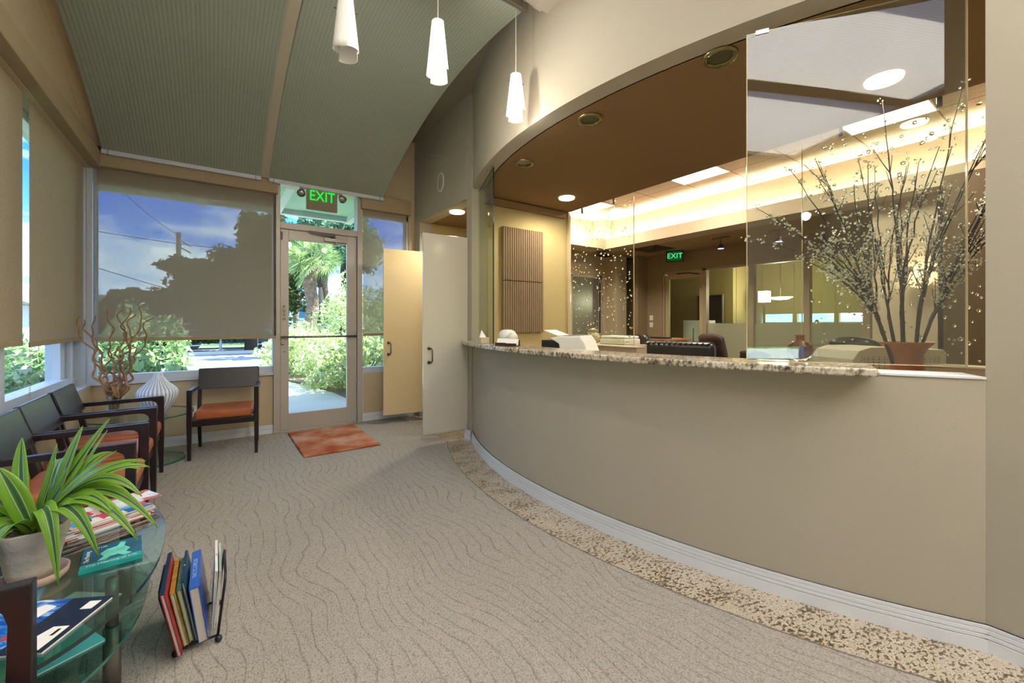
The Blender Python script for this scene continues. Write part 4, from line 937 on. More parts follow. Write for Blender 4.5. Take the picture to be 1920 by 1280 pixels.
tips = [(-.87, 1.20, 4.56), (-.835, 1.17, 4.60), (-.80, 1.20, 4.62), (-.685, 1.24, 4.55), (-.60, 1.27, 4.52), (-.585, 1.26, 4.62), (-.545, 1.22, 4.56), (-.43, 1.20, 4.58), (-.50, 1.27, 4.66), (-.76, 1.02, 4.45), (-.70, .95, 4.62), (-.60, .98, 4.40), (-.52, 1.03, 4.50)]
for i, (tx, tz, ty) in enumerate(tips):
    P, Rr = curly((WX+random.uniform(-.025, .025), WY+random.uniform(-.025, .025), .412), (tx+.015, ty-.05, tz), random.uniform(.016, .028), random.uniform(2.2, 3.6), .0105, .004, i)
    mb = MB(); mb.tube(P, Rr, 7); mb.build('willow_branch', WILLOW, r, smooth=True)

# ------------------------------------------------------------------ things on the reception counter
CT = .9755
r = root('tissue_box', 'small white tissue box with a tissue sticking up at the left end of the counter', 'tissue box', (1.80, 2.985, CT))
mb = MB(); mb.box((1.765, 2.935, CT), (1.845, 3.015, CT+.05)); mb.build('box', PALETILE, r, bevel=.002)
mb = MB(); c = (1.80, 2.975, CT+.05)
vs = [(c[0]-.03, c[1]-.012, c[2]), (c[0]+.03, c[1]-.015, c[2]), (c[0]+.02, c[1]+.018, c[2]), (c[0]-.022, c[1]+.015, c[2]), (c[0]-.006, c[1], c[2]+.062), (c[0]+.012, c[1]+.004, c[2]+.04)]
mb.add(vs, [(0, 1, 5, 4), (1, 2, 5), (2, 3, 4, 5), (3, 0, 4), (0, 3, 2, 1)]); mb.build('tissue', PAPER, r)
for i, (x, y, a, lb) in enumerate([(1.752, 2.60, .5, 'business card holder with white cards, left one on the counter'), (1.748, 2.475, .45, 'business card holder with white cards, right one on the counter')]):
    r = root('card_holder', lb, 'card holder', (x, y, CT), 'card holders', -PI/2+a, world=False)
    mb = MB(); mb.box((-.05, -.03, 0), (.05, .03, .006)); mb.box((-.05, -.03, .006), (.05, -.026, .022)); mb.hexa([(-.05, .016, .004), (.05, .016, .004), (.05, .03, .004), (-.05, .03, .004)], [(-.05, .026, .045), (.05, .026, .045), (.05, .03, .045), (-.05, .03, .045)]); mb.build('stand', BRLEATH, r)
    mb = MB(); mb.hexa([(-.044, -.022, .008), (.044, -.022, .008), (.044, .012, .008), (-.044, .012, .008)], [(-.044, .004, .052), (.044, .004, .052), (.044, .022, .05), (-.044, .022, .05)]); mb.build('cards', PAPER, r)
r = root('round_white_jar', 'round white ceramic jar with a knob behind the left glass screen', 'jar', (2.02, 2.93, CT))
mb = MB(); mb.lathe([(.0001, 0), (.04, 0), (.072, .03), (.078, .06), (.066, .095), (.04, .11), (.0001, .114)], 32, (2.0, 2.90, CT-.0)); mb.build('body', WHITEP, r, smooth=True)
mb = MB(); mb.ball((1.985, 2.80, CT+.05), .042, 20, 14); mb.build('round_knob', WHITEP, r, smooth=True)
# amber bottle
bx, by = 2.115, .787
r = root('amber_bud_vase', 'small amber glass bud vase in a clear round shell on the counter', 'vase', (bx, by, CT))
mb = MB(); mb.lathe([(.0001, 0), (.022, 0), (.034, .008), (.047, .028), (.050, .048), (.044, .07), (.028, .086), (.0001, .088)], 32, (bx, by, CT)); m, nt, out = new('thick_clear_glass'); gg = N(nt, 'ShaderNodeBsdfGlass'); gg.inputs['Color'].default_value = lin('#f6f4e6'); gg.inputs['IOR'].default_value = 1.25; nt.links.new(gg.outputs[0], out.inputs[0]); mb.build('clear_shell', m, r, smooth=True)
mb = MB(); mb.lathe([(.0001, .016), (.02, .018), (.036, .032), (.041, .052), (.035, .070), (.020, .083), (.0165, .092), (.0165, .108), (.020, .113), (.015, .114), (.012, .10), (.0001, .098)], 32, (bx, by, CT)); mb.build('amber_body', plain('amber_glass', '#7a3216', .12, spec=.7, vary=(40., .3)), r, smooth=True)

# ------------------------------------------------------------------ blossom branches behind the glass
FX, FY, FZ = 2.93, .605, .83
r = root('blossom_vase', 'flared amber vase with tall dark branches of white blossom behind the glass screen', 'branches in vase', (FX, FY, FZ))
mb = MB(); mb.lathe([(.0001, 0), (.085, 0), (.088, .01), (.072, .06), (.064, .11), (.068, .15), (.085, .185), (.108, .21), (.108, .215), (.10, .213), (.08, .188), (.062, .15), (.0001, .14)], 40, (FX, FY, FZ)); mb.build('vase_body', CORK, r, smooth=True)
F = Vector((.5764, .8171, 0)); Rr_ = Vector((.8171, -.5764, 0))
rnd = random.Random(5); petals = MB()
# tips given as offsets to the side (m) and height (m)
tips = [(-.76, 1.60), (-.70, 1.78), (-.63, 1.93), (-.62, 1.70), (-.56, 1.56), (-.47, 1.98), (-.40, 1.80), (-.37, 2.03), (-.28, 1.98), (-.20, 1.93), (-.17, 1.90), (-.10, 1.92), (-.02, 2.36), (.07, 2.02), (.10, 1.90), (.19, 2.33), (.24, 1.85), (.27, 2.12), (.33, 2.16), (.36, 1.85), (.48, 2.05), (.50, 2.22), (.54, 2.28), (.55, 1.95), (.60, 1.75), (-.30, 1.55), (.16, 1.70), (-.52, 1.50), (.44, 1.72), (0.0, 1.75), (-.66, 1.46), (.40, 1.60)]
stems = []
for i, (sx_, hh, rr_) in enumerate(((-.10, .40, .010), (-.045, .34, .009), (.0, .46, .011), (.045, .42, .010), (.10, .36, .009))):
    p0 = Vector((FX, FY, FZ+.02))+Rr_*sx_*.35+F*rnd.uniform(-.02, .02); q = Vector((FX, FY, FZ+.20+hh*.45))+Rr_*sx_*1.5+F*rnd.uniform(-.03, .03)
    P = [p0.lerp(q, k/6)+Vector((0, 0, 0)) for k in range(7)]; mb = MB(); mb.tube(P, [rr_*(1-.03*k) for k in range(7)], 8); mb.build('branch', BARK, r, smooth=True); stems.append((sx_, q, (q-p0).normalized(), rr_*.8))
def blossoms(c0, n, spread):
    for _ in range(n):
        c = c0+Vector((rnd.gauss(0, spread), rnd.gauss(0, spread), rnd.gauss(0, spread))); q = rnd.uniform(.0045, .0085)
        nrm = Vector((rnd.uniform(-1, 1), rnd.uniform(-1, 1), rnd.uniform(-1, 1))).normalized(); a = nrm.orthogonal().normalized(); b_ = nrm.cross(a)
        o_ = len(petals.v); petals.v += [tuple(c+a*q), tuple(c+b_*q+nrm*q*.5), tuple(c-a*q), tuple(c-b_*q+nrm*q*.5), tuple(c+nrm*q*.9)]
        petals.f += [(o_, o_+1, o_+4), (o_+1, o_+2, o_+4), (o_+2, o_+3, o_+4), (o_+3, o_, o_+4), (o_+3, o_+2, o_+1, o_)]; petals.mi += [0]*5
for i, (sx_, tz) in enumerate(tips):
    depth = rnd.uniform(-.2, .15) if sx_ < .2 else rnd.uniform(-.2, .0)
    st = min(stems, key=lambda e: abs(e[0]*4.2-sx_)+rnd.uniform(0, .12))
    p0 = st[1]-st[2]*rnd.uniform(0, .16); p1 = Vector((FX, FY, 0))+Rr_*sx_+F*depth+Vector((0, 0, tz)); ln_ = (p1-p0).length
    mid = p0+st[2]*ln_*.38; n = 14; P = []
    for k in range(n+1):
        t = k/n; P.append(p0*(1-t)**2+mid*2*t*(1-t)+p1*t*t+Vector((rnd.uniform(-.005, .005), rnd.uniform(-.005, .005), rnd.uniform(-.003, .003))))
    mb = MB(); mb.tube(P, [st[3]*(1-.78*k/n)*.8 for k in range(n+1)], 6); ends = [(P, 4)]
    for b2 in range(4):
        k = rnd.randint(3, 12); d = (P[k+1]-P[k]).normalized(); d = (d+Rr_*rnd.uniform(-.7, .7)+F*rnd.uniform(-.4, .4)).normalized(); ln = rnd.uniform(.05, .18)
        T = [P[k]+d*ln*q/4+Vector((0, 0, .02*(q/4)**2)) for q in range(5)]; mb.tube(T, [.003-.0004*q for q in range(5)], 5); ends.append((T, 1))
    mb.build('branch', BARK, r)
    for T, s0 in ends:
        for k in range(s0, len(T)):
            if rnd.random() < .6 and (T[k].z < 1.86 or k > len(T)-3 or rnd.random() < .25): blossoms(T[k], rnd.randint(4, 9), .011)
petals.build('blossom', PETAL, r, kind='stuff')

# ------------------------------------------------------------------ office behind the counter
DZ = .80
dp = arc(R0-.17, ang(3.55, R0-.17), ang(.1, R0-.17), 30)
mb = MB(); mb.prism([(p[0], p[1]) for p in dp]+[(2.95, .05), (2.75, .9), (2.55, 1.6), (2.5, 2.4), (2.72, 3.2), (3.0, 3.72), (2.3, 3.72)], DZ-.03, DZ)
tag(mb.build('work_surface', PALETILE), 'curved work surface behind the reception wall', 'desk')
mb = MB(); mb.prism([(2.56, .3), (3.38, .2), (3.38, .95), (2.7, .92)], DZ-.03, DZ+.0); mb.box((2.9, .25, 0), (3.36, .9, DZ-.03))
tag(mb.build('side_desk', PALETILE), 'low side desk under the blossom vase', 'desk')
# low partitions under the bubble glass
for y0, y1, zt, lb in ((2.70, 3.735, .905, 'low beige partition under the left bubbled glass'), (-.55, 1.33, .90, 'low beige partition under the right bubbled glass')):
    r = root('low_partition', lb, 'partition', (3.47, (y0+y1)/2, 0)); mb = MB(); mb.box((3.42, y0, 0), (3.55, y1, zt-.012)); mb.build('body', WALL2, r); mb = MB(); mb.box((3.41, y0-.005, zt-.012), (3.56, y1, zt)); mb.build('cap', PALETILE, r, bevel=.002)
# printer on the work surface
r = root('laser_printer', 'white and black laser printer behind the counter with paper in its top tray', 'printer', (2.22, 2.38, DZ), None, math.radians(-62), world=False)
mb = MB(); M = Matrix(((1, 0, 0, 0), (0, 0, 1, 0), (0, 1, 0, 0), (0, 0, 0, 1)))
# side profile in x (front to back) and z, extruded along y
mb.prism([(-.17, 0), (.02, 0), (.02, .215), (-.17, .215)], -.15, .15, M=M); mb.build('black_body', BLACKP, r, bevel=.004)
mb = MB(); mb.prism([(.0, .0), (.20, .0), (.192, .12), (.165, .20), (.13, .248), (-.04, .243), (-.1, .232), (-.03, .19)], -.155, .155, M=M); mb.build('white_shell', WHITEP, r, bevel=.006)
mb = MB(); mb.prism([(.0, .246), (.12, .2495), (.12, .252), (.0, .249)], -.13, .13, M=M); mb.build('control_panel', plain('grey_panel', '#5c5248', .5), r)
mb = MB(); mb.prism([(-.16, .285), (-.05, .246), (-.045, .249), (-.158, .289)], -.12, .12, M=M); mb.build('paper_sheet', PAPER, r)
mb = MB(); mb.ball((.197, 0, .075), .008, 10, 8); mb.build('emblem', STEEL, r)
# small copier on the far cabinet
mb = MB(); mb.box((3.60, 3.0, 0), (3.98, 3.72, .90)); tag(mb.build('cabinet', PALETILE, bevel=.004), 'beige cabinet behind the left bubbled glass', 'cabinet')
r = root('flatbed_scanner', 'low white flatbed scanner on the beige cabinet', 'scanner', (3.78, 3.25, .90))
mb = MB(); mb.box((3.66, 3.05, .90), (3.93, 3.42, .965)); mb.build('base', WHITEP, r, bevel=.012); mb = MB(); mb.box((3.67, 3.06, .967), (3.92, 3.41, .998)); mb.build('lid', WHITEP, r, bevel=.012)
r = root('ginger_jar', 'pale green lidded jar on the beige cabinet by the wall', 'jar', (3.75, 3.58, .90))
mb = MB(); mb.lathe([(.0001, 0), (.05, 0), (.075, .04), (.08, .08), (.06, .12), (.045, .13), (.055, .14), (.055, .15), (.0001, .15)], 28, (3.75, 3.60, .90)); mb.build('body', plain('celadon', '#a8a47c', .25), r, smooth=True)
mb = MB(); mb.lathe([(.0001, .185), (.02, .18), (.06, .165), (.06, .152), (.0001, .152)], 28, (3.75, 3.60, .90)); mb.build('lid', plain('celadon_lid', '#a8a47c', .25), r, smooth=True)
# multifunction machine with perforated sides next to the vase
m, nt, out = new('perforated_plastic'); b = principled(nt, out, lin('#bfb6a2'), .5); L = nt.links.new
tc = N(nt, 'ShaderNodeTexCoord'); v = N(nt, 'ShaderNodeTexVoronoi', i_Scale=62.); v.inputs['Randomness'].default_value = 0.; L(tc.outputs['Object'], v.inputs['Vector'])
lt = N(nt, 'ShaderNodeMath', operation='LESS_THAN'); lt.inputs[1].default_value = .26; L(v.outputs['Distance'], lt.inputs[0]); mx = N(nt, 'ShaderNodeMix', data_type='RGBA'); mx.inputs[6].default_value = lin('#b8b0a0'); mx.inputs[7].default_value = lin('#2c2822'); L(lt.outputs[0], mx.inputs[0]); L(mx.outputs[2], b.inputs['Base Color']); PERF = m
r = root('perforated_printer', 'wide cream printer with perforated sides behind the blossom vase', 'printer', (3.12, .66, DZ))
cprof = [(.0, 0), (.62, 0), (.62, .165), (.60, .185), (.32, .188), (.28, .20), (.12, .20), (.05, .18), (.01, .13), (0, .08)]
def slab(mb, y0, y1, pr): 
    pts3 = []
    a = Vector((3.02, .86, DZ)); d = (Rr_*.97+F*.1).normalized(); nn = Vector((-d.y, d.x, 0))
    n = len(pr); vs = [tuple(a+d*x+nn*y0+Vector((0, 0, z))) for x, z in pr]+[tuple(a+d*x+nn*y1+Vector((0, 0, z))) for x, z in pr]
    mb.add(vs, [tuple(range(n)), tuple(range(2*n-1, n-1, -1))]+[(i, n+i, n+(i+1) % n, (i+1) % n) for i in range(n)]); return mb
slab(MB(), 0, .30, cprof).build('body', plain('cream_plastic', '#c3b99f', .45), r, bevel=.004)
slab(MB(), -.004, -.0005, [(.03, .045), (.58, .045), (.58, .145), (.05, .145)]).build('perforated_side', PERF, r)
# tablet on the work surface
tag(MB().box((0, 0, 0), (.38, .09, .012)).build('keyboard', BLACKP, bevel=.003), 'thin black keyboard tray edge by the printer', 'keyboard')
o = bpy.data.objects['keyboard']; o.location = (2.27, 1.62, .895); o.rotation_euler = (0, 0, math.radians(100))
tag(MB().box((2.1, 1.55, DZ+.0005), (2.32, 2.05, .893)).build('paper_tray', plain('tray', '#a8977a', .5), bevel=.004), 'beige desktop organiser carrying the keyboard', 'organiser')
# office chairs
def chair_back(mb, w, z0, z1, th, curve=.03, n=8, taper=.85):
    vs = []; fs = []
    for i in range(n+1):
        u = -1+2*i/n
        for j in range(7):
            t = j/6; ww = w/2*(taper+(1-taper)*math.sin(PI*min(1, t*1.1+.1))); z = z0+(z1-z0)*t-(.10*(z1-z0)*abs(u)**3*(1 if j == 6 else 0))
            y = curve*(u*u)*-1+.06*t
            vs.append((u*ww, y, z)); vs.append((u*ww, y+th, z))
    K = 14
    for i in range(n):
        for j in range(6):
            a = i*K+2*j; fs += [(a, a+K, a+K+2, a+2), (a+1, a+3, a+K+3, a+K+1)]
        a = i*K; fs += [(a, a+1, a+K+1, a+K), (a+12, a+K+12, a+K+13, a+13)]
    for j in range(6): a = 2*j; fs.append((a, a+2, a+3, a+1)); a = n*K+2*j; fs.append((a, a+1, a+3, a+2))
    return mb.add(vs, fs)
def office_chair(label, x, y, rz, mat, top, w, seatz=.45, arms=True, legs='star'):
    r = root('office_chair', label, 'chair', (x, y, 0), 'office chairs behind the counter', rz, world=False)
    mb = MB(); chair_back(mb, w, seatz+.06, top, .06); mb.build('backrest', mat, r, smooth=True)
    mb = MB(); mb.box((-w/2, -.44, seatz-.07), (w/2, .02, seatz+.03)); mb.build('seat', mat, r, bevel=.03, seg=4, smooth=True)
    if arms:
        for s in (-1, 1):
            mb = MB(); mb.tube([(s*(w/2+.03), -.38, seatz+.23), (s*(w/2+.03), -.02, seatz+.25), (s*(w/2+.02), .04, seatz+.2)], .025, 10); mb.tube([(s*(w/2+.03), -.3, seatz+.22), (s*(w/2), -.3, seatz-.04)], .012, 8); mb.build('armrest', mat, r, smooth=True)
    if legs == 'star':
        mb = MB(); mb.tube([(0, -.2, .1), (0, -.2, seatz-.07)], .025, 12)
        for k in range(5): a = k*2*PI/5; mb.tube([(0, -.2, .1), (.28*math.cos(a), -.2+.28*math.sin(a), .05)], .016, 8); mb.ball((.28*math.cos(a), -.2+.28*math.sin(a), .03), .03, 10, 8)
        mb.build('base', BLACKP, r, smooth=True)
    else:
        for sx_, y_ in ((-1, -.4), (1, -.4), (-1, 0), (1, 0)):
            mb = MB(); mb.tube([(sx_*(w/2-.03), y_, 0), (sx_*(w/2-.03), y_, seatz-.05)], .018, 8); mb.build('leg', DARKW, r)
    return r
office_chair('black mesh office chair left of the leather armchair', 4.75, 3.75, -1.9, BLACKP, .99, .40, .45, False)
office_chair('brown tall-backed upholstered chair right of the leather armchair', 4.95, 2.75, 1.2, BRLEATH, 1.02, .44, .45, False)
office_chair('dark blue and black office chair right of the amber vase', 4.35, 1.20, 1.5, LEATH, 1.03, .40, .45)
office_chair('brown wooden chair with a curved top rail in front of the frosted glass', 5.6, 2.55, 1.3, BRLEATH, .80, .46, .43, False, 'four')
# leather armchair with gathered top
r = root('leather_armchair', 'low black leather armchair with a gathered cushion behind the counter', 'armchair', (4.2, 2.82, 0), None, math.radians(-70), world=False)
mb = MB(); mb.box((-.40, .18, .15), (.40, .36, .93)); mb.build('back_cushion', LEATH, r, bevel=.07, seg=5, smooth=True)
mb = MB(); mb.box((-.28, -.35, .15), (.28, .2, .48)); mb.build('seat_cushion', LEATH, r, bevel=.05, seg=4, smooth=True)
for s in (-1, 1):
    mb = MB(); a, b_ = sorted((s*.28, s*.42)); mb.box((a, -.38, .12), (b_, .30, .70)); mb.build('arm', LEATH, r, bevel=.05, seg=4, smooth=True)
mb = MB()
for k in range(12): x = -.33+k*.06; mb.tube([(x, .17, .90), (x+.012, .24, .925), (x+.02, .33, .915)], .010, 6)
mb.build('gathered_seam', LEATH, r, smooth=True)
for x in (-.35, .35):
    for y in (-.3, .3): mb = MB(); mb.tube([(x, y, 0), (x, y, .14)], .02); mb.build('foot', BLACK, r)
# wooden desk further back with flowers and a dark case
r = root('wooden_desk', 'long wooden counter desk at the back of the office', 'desk', (5.35, 4.3, 0))
mb = MB(); mb.box((5.1, 3.55, .89), (5.75, 5.0, .92)); mb.build('desk_top', WOOD, r, bevel=.003); mb = MB(); mb.box((5.2, 3.6, 0), (5.7, 4.95, .89)); mb.build('desk_body', plain('desk_front', '#8b6a4a', .5), r)
tag(MB().box((5.15, 3.57, .9205), (5.3, 3.9, .945)).build('document_case', BLACKP, bevel=.004), 'flat black case at the right end of the wooden desk', 'case')
r = root('flower_bowl', 'small bowl of pink blossoms in front of the wooden desk', 'flowers', (4.9, 3.35, .80))
mb = MB(); mb.lathe([(.0001, 0), (.04, 0), (.06, .05), (.056, .05), (.0001, .02)], 20, (4.9, 3.35, .80)); mb.build('bowl', WHITEP, r, smooth=True)
mb = MB()
for k in range(14): a = k*2.4; mb.ball((4.9+.035*math.cos(a)*(k/14), 3.35+.04*math.sin(a), .87+.02*math.sin(k)), .018, 8, 6)
mb.build('blossom', plain('pink_petal', '#d9b0a0', .6), r, smooth=True)
mb = MB(); mb.lathe([(.0001, .78), (.16, .78), (.16, .80), (.0001, .80)], 32, (4.9, 3.35, 0)); mb.tube([(4.9, 3.35, 0), (4.9, 3.35, .785)], .03, 12); mb.lathe([(.0001, 0), (.15, 0), (.15, .02), (.0001, .02)], 32, (4.9, 3.35, 0))
tag(mb.build('pedestal_table', WOOD), 'small round pedestal table under the flower bowl', 'table')

# office back walls
mb = MB(); mb.box((3.45, 5.9, 0), (5.55, 6.0, 2.5)); mb.box((6.42, 5.9, 0), (6.62, 6.0, 2.5)); mb.box((5.55, 5.9, 2.10), (6.42, 6.0, 2.5)); mb.box((6.48, 5.62, 0), (6.80, 6.0, 2.5)); mb.box((6.6, 6.75, 0), (7.5, 6.85, 2.5)); mb.box((5.3, 6.75, 0), (6.7, 6.85, 2.5)); mb.box((5.45, 5.9, 0), (5.5, 6.8, 2.5))
struct('wall_office_left', mb, WALL2)
mb = MB(); mb.box((5.55, 5.92, .0), (5.60, 5.98, 2.10)); mb.box((6.34, 5.92, 0), (6.42, 5.98, 2.10)); mb.box((5.55, 5.92, 2.04), (6.42, 5.98, 2.10))
w = struct('door_2', mb, ALU, bevel=.003); MB().box((5.6, 5.945, 0.0), (6.34, 5.955, 2.04)).build('pane', plain('lit_grey_pane', '#79766a', .25, spec=.5), w)  # opaque grey pane stands in for the lit space behind it
mb = MB(); mb.box((6.335, 5.90, .95), (6.352, 5.92, 1.95)); mb.build('dark_seal', BLACK, w)
FARW = plain('far_office_wall', '#8d7c62', .8, spec=.15)
mb = MB(); mb.box((7.15, 5.03, 0), (7.27, 6.85, 2.5)); mb.box((7.15, 1.3, 2.13), (7.27, 5.03, 2.5)); mb.box((6.85, 5.38, 0), (7.15, 5.46, 2.5))
struct('wall_office_far', mb, FARW)
mb = MB()
for y0, y1 in ((4.99, 5.03), (4.14, 4.21), (3.33, 3.41), (2.54, 2.62), (1.84, 1.92)): mb.box((7.16, y0, 0), (7.26, y1, 2.13))
mb.box((7.16, 1.84, 2.09), (7.26, 5.03, 2.13))
w = struct('window_4', mb, plain('office_frame', '#a08d74', .5), bevel=.003)
for y0, y1 in ((3.41, 4.14), (2.62, 3.33), (1.92, 2.54)): MB().box((7.21, y0, .02), (7.216, y1, 2.09)).build('pane', GLASS, w); MB().box((7.2, y0, .02), (7.205, y1, 1.14)).build('frosted_film', FROST, w)
mb = MB(); mb.box((7.18, 4.21, .01), (7.22, 4.28, 2.06)); mb.box((7.18, 4.90, .01), (7.22, 4.985, 2.06)); mb.box((7.18, 4.28, 1.98), (7.22, 4.9, 2.06)); mb.box((7.18, 4.28, .01), (7.22, 4.9, .12))
w = struct('door_3', mb, plain('office_door_frame', '#a89a72', .5), bevel=.003); MB().box((7.195, 4.28, .12), (7.203, 4.9, 1.98)).build('pane', GLASS, w)
MB().tube([(7.12, 4.36, 1.05), (7.12, 4.36, .75)], .012, 8).build('pull_handle', STEEL, w)
mb = MB(); mb.tube([(7.14, 4.70, 2.08), (7.08, 4.4, 2.06), (7.14, 4.25, 2.03)], .01, 6); mb.build('closer_arm', BLACK, w)
for a_, b_ in (((8.7, 4.45, 0), (8.82, 6.8, 2.5)), ((8.82, 4.44, 0), (10.05, 4.5, 2.5)), ((7.27, 6.7, 0), (8.7, 6.8, 2.5)), ((7.27, 1.3, 0), (10.05, 1.4, 2.5))): struct('wall_far_room', MB().box(a_, b_), OLIVE)
mb = MB(); mb.box((10.0, 1.3, 0), (10.1, 4.5, 1.15)); mb.box((10.0, 1.3, 2.2), (10.1, 4.5, 2.5)); mb.box((10.0, 4.43, 1.1), (10.1, 4.5, 2.3)); mb.box((10.0, 1.3, 1.1), (10.1, 2.55, 2.3)); mb.box((10.0, 3.78, 1.1), (10.1, 3.86, 2.3)); mb.box((10.0, 3.05, 1.1), (10.1, 3.13, 2.3))
struct('wall_far_end', mb, OLIVE)
for i, (y0, y1) in enumerate(((2.55, 3.05), (3.13, 3.78), (3.86, 4.43))):
    w = MB().box((10.02, y0, 1.15), (10.06, y1, 1.17)); w.box((10.02, y0, 2.18), (10.06, y1, 2.2)); w = struct('window_%d' % (5+i), w, WFRAME); MB().box((10.03, y0, 1.17), (10.035, y1, 2.18)).build('pane', WGLASS, w)
    tag(MB().box((9.985, y0-.03, 1.34), (9.99, y1+.03, 2.35)).build('roller_shade', OLIVE), 'lowered roller shade at the far office window, %s of three' % ('rightmost', 'middle', 'leftmost')[i], 'roller shade', 'far office shades')
# wall with uplight at right, dark column
struct('wall_office_right', MB().box((6.0, .88, 0), (6.15, 1.52, 2.5)).box((6.0, .9, 0), (7.2, 1.0, 2.5)), WALL2)
struct('wall_office_right', MB().box((5.5, -.8, 0), (6.1, .88, 2.5)), plain('brown_wall', '#5d4c38', .8))
r = root('wall_lamp', 'glowing bowl wall lamp seen through the blossom branches', 'wall lamp', (5.95, 1.12, 1.50))
mb = MB(); mb.lathe([(.0001, 0), (.05, .01), (.09, .05), (.10, .08), (.095, .08), (.05, .02), (.0001, .012)], 24, (5.90, 1.12, 1.50)); mb.build('bowl', emit('lamp_bowl', '#ffd9a8', .8), r, smooth=True)
light('wall_lamp_light', 'POINT', (5.88, 1.12, 1.66), 2.2, (1, .8, .55), .06, parent=r)
# television on the far wall
r = root('television', 'wall-mounted black television in the room beyond the office glass', 'television', (8.64, 4.9, 1.1)); mb = MB(); mb.box((8.62, 4.62, 1.12), (8.66, 5.20, 1.75)); mb.build('bezel', plain('tv_bezel', '#8b8577', .4), r); mb = MB(); mb.box((8.612, 4.645, 1.15), (8.62, 5.175, 1.73)); mb.build('screen', plain('tv_screen', '#191518', .1, spec=.6), r); mb = MB(); mb.box((8.66, 4.85, 1.35), (8.70, 5.0, 1.5)); mb.build('bracket', BLACK, r)
r = root('filing_cabinet', 'white filing cabinet seen through the office door glass', 'cabinet', (8.0, 4.78, 0)); MB().box((7.8, 4.60, 0), (8.3, 5.0, 1.2)).build('body', WHITEP, r, bevel=.004)
for z in (.1, .45, .8): MB().box((7.79, 4.61, z), (7.80, 4.99, z+.33)).build('drawer', WHITEP, r)
# hanging dish lamp
r = root('dish_pendant', 'glowing dish pendant lamp in the room beyond the office glass', 'pendant lamp', (8.5, 3.48, 1.57)); mb = MB(); mb.lathe([(.0001, 0), (.12, .01), (.20, .05), (.0001, .06)], 28, (8.5, 3.48, 1.57)); mb.build('dish', emit('dish_glow', '#fff2d4', 4), r, smooth=True); mb = MB(); mb.tube([(8.5, 3.48, 1.63), (8.5, 3.48, 2.47)], .006); mb.build('rod', STEEL, r)
light('dish_light', 'POINT', (8.5, 3.48, 1.75), 22, (1, .9, .62), .1, parent=r)
r = root('table_lamp', 'square lit lamp shade left of the dish pendant', 'lamp', (8.9, 3.95, 0)); MB().box((8.85, 3.86, 1.56), (9.0, 4.03, 1.78)).build('lamp_shade', emit('sq_glow', '#fff4e0', 3), r); MB().tube([(8.925, 3.945, 0), (8.925, 3.945, 1.57)], .015).build('pole', STEEL, r)
# office exit sign, vent, track lights, switches, pictures
r = root('exit_sign', 'small green EXIT sign hanging from the low office ceiling', 'exit sign', (6.9, 4.6, 2.33)); M = Matrix.Translation((6.9, 4.59, 2.335)) @ Matrix.Rotation(math.radians(62), 4, 'Z')
mb = MB(); mb.box((-.03, -.15, 0), (.03, .15, .20), M=Matrix.Translation((6.9, 4.59, 2.27)) @ Matrix.Rotation(.55, 4, 'Z')); mb.build('housing', BLACKP, r)
RM = Matrix.Rotation(.55, 3, 'Z') @ Matrix.Rotation(-PI/2, 3, 'Z') @ Matrix.Rotation(PI/2, 3, 'X')
nv = RM @ Vector((0, 0, 1)); cpos = Vector((6.9, 4.59, 2.37))+nv*.032
mb = MB(); mb.box((-.125, -.08, -.0005), (.125, .08, .0005), M=Matrix.Translation(cpos) @ RM.to_4x4()); mb.build('lit_face', emit('dim_green', '#0b6a2c', .22), r)
text('lettering', 'EXIT', .13, emit('pale_green', '#7df59a', .35), r, cpos+nv*.002, RM, .001)
r = root('ceiling_vent', 'square dark air vent in the low office ceiling left of the small exit sign', 'vent', (6.45, 4.7, 2.47)); mb = MB()
for k in range(4): q = .26-.06*k; mb.box((6.42-q, 4.72-q, 2.463-.004*k), (6.42+q, 4.72-q+.02, 2.474)); mb.box((6.42-q, 4.72+q-.02, 2.463-.004*k), (6.42+q, 4.72+q, 2.474)); mb.box((6.42-q, 4.72-q, 2.463-.004*k), (6.42-q+.02, 4.72+q, 2.474)); mb.box((6.42+q-.02, 4.72-q, 2.463-.004*k), (6.42+q, 4.72+q, 2.474))
mb.build('louvres', plain('vent_metal', '#5a5040', .6), r); MB().box((6.14, 4.44, 2.472), (6.70, 5.0, 2.4745)).build('backing', plain('vent_dark', '#2e261c', .8), r)
for i, (x, y, lb) in enumerate(((6.38, 3.45, 'small violet-lit track spotlight left of the glass screen edge'), (6.5, 2.68, 'small violet-lit track spotlight seen through the glass screen'), (6.3, .95, 'small violet-lit track spotlight behind the blossom at right'))):
    r = root('track_spotlight', lb, 'spotlight', (x, y, 2.3), 'track spotlights'); mb = MB(); mb.tube([(x, y, 2.34), (x, y, 2.46)], .008); mb.tube([(x, y-.14, 2.455), (x, y+.14, 2.455)], .009); mb.build('stem', BRONZE, r)
    mb = MB(); mb.lathe([(.02, .07), (.028, .06), (.055, 0), (.05, 0), (.0001, .045)], 20, (x, y, 2.29)); mb.build('lamp_head', plain('violet_glass'+str(i), '#2c2440', .3), r, smooth=True)
    mb = MB(); mb.lathe([(.0001, 0), (.042, 0)], 16, (x, y, 2.292)); mb.build('bulb', emit('violet'+str(i), '#b9a0ff', 4), r)
r = root('light_switch', 'pair of white switch plates on the far office wall', 'light switch', (7.14, 5.26, 1.1))
for z in (1.06, 1.20): MB().box((7.142, 5.24, z), (7.149, 5.32, z+.10)).build('switch_plate', WHITEP, r, bevel=.002)
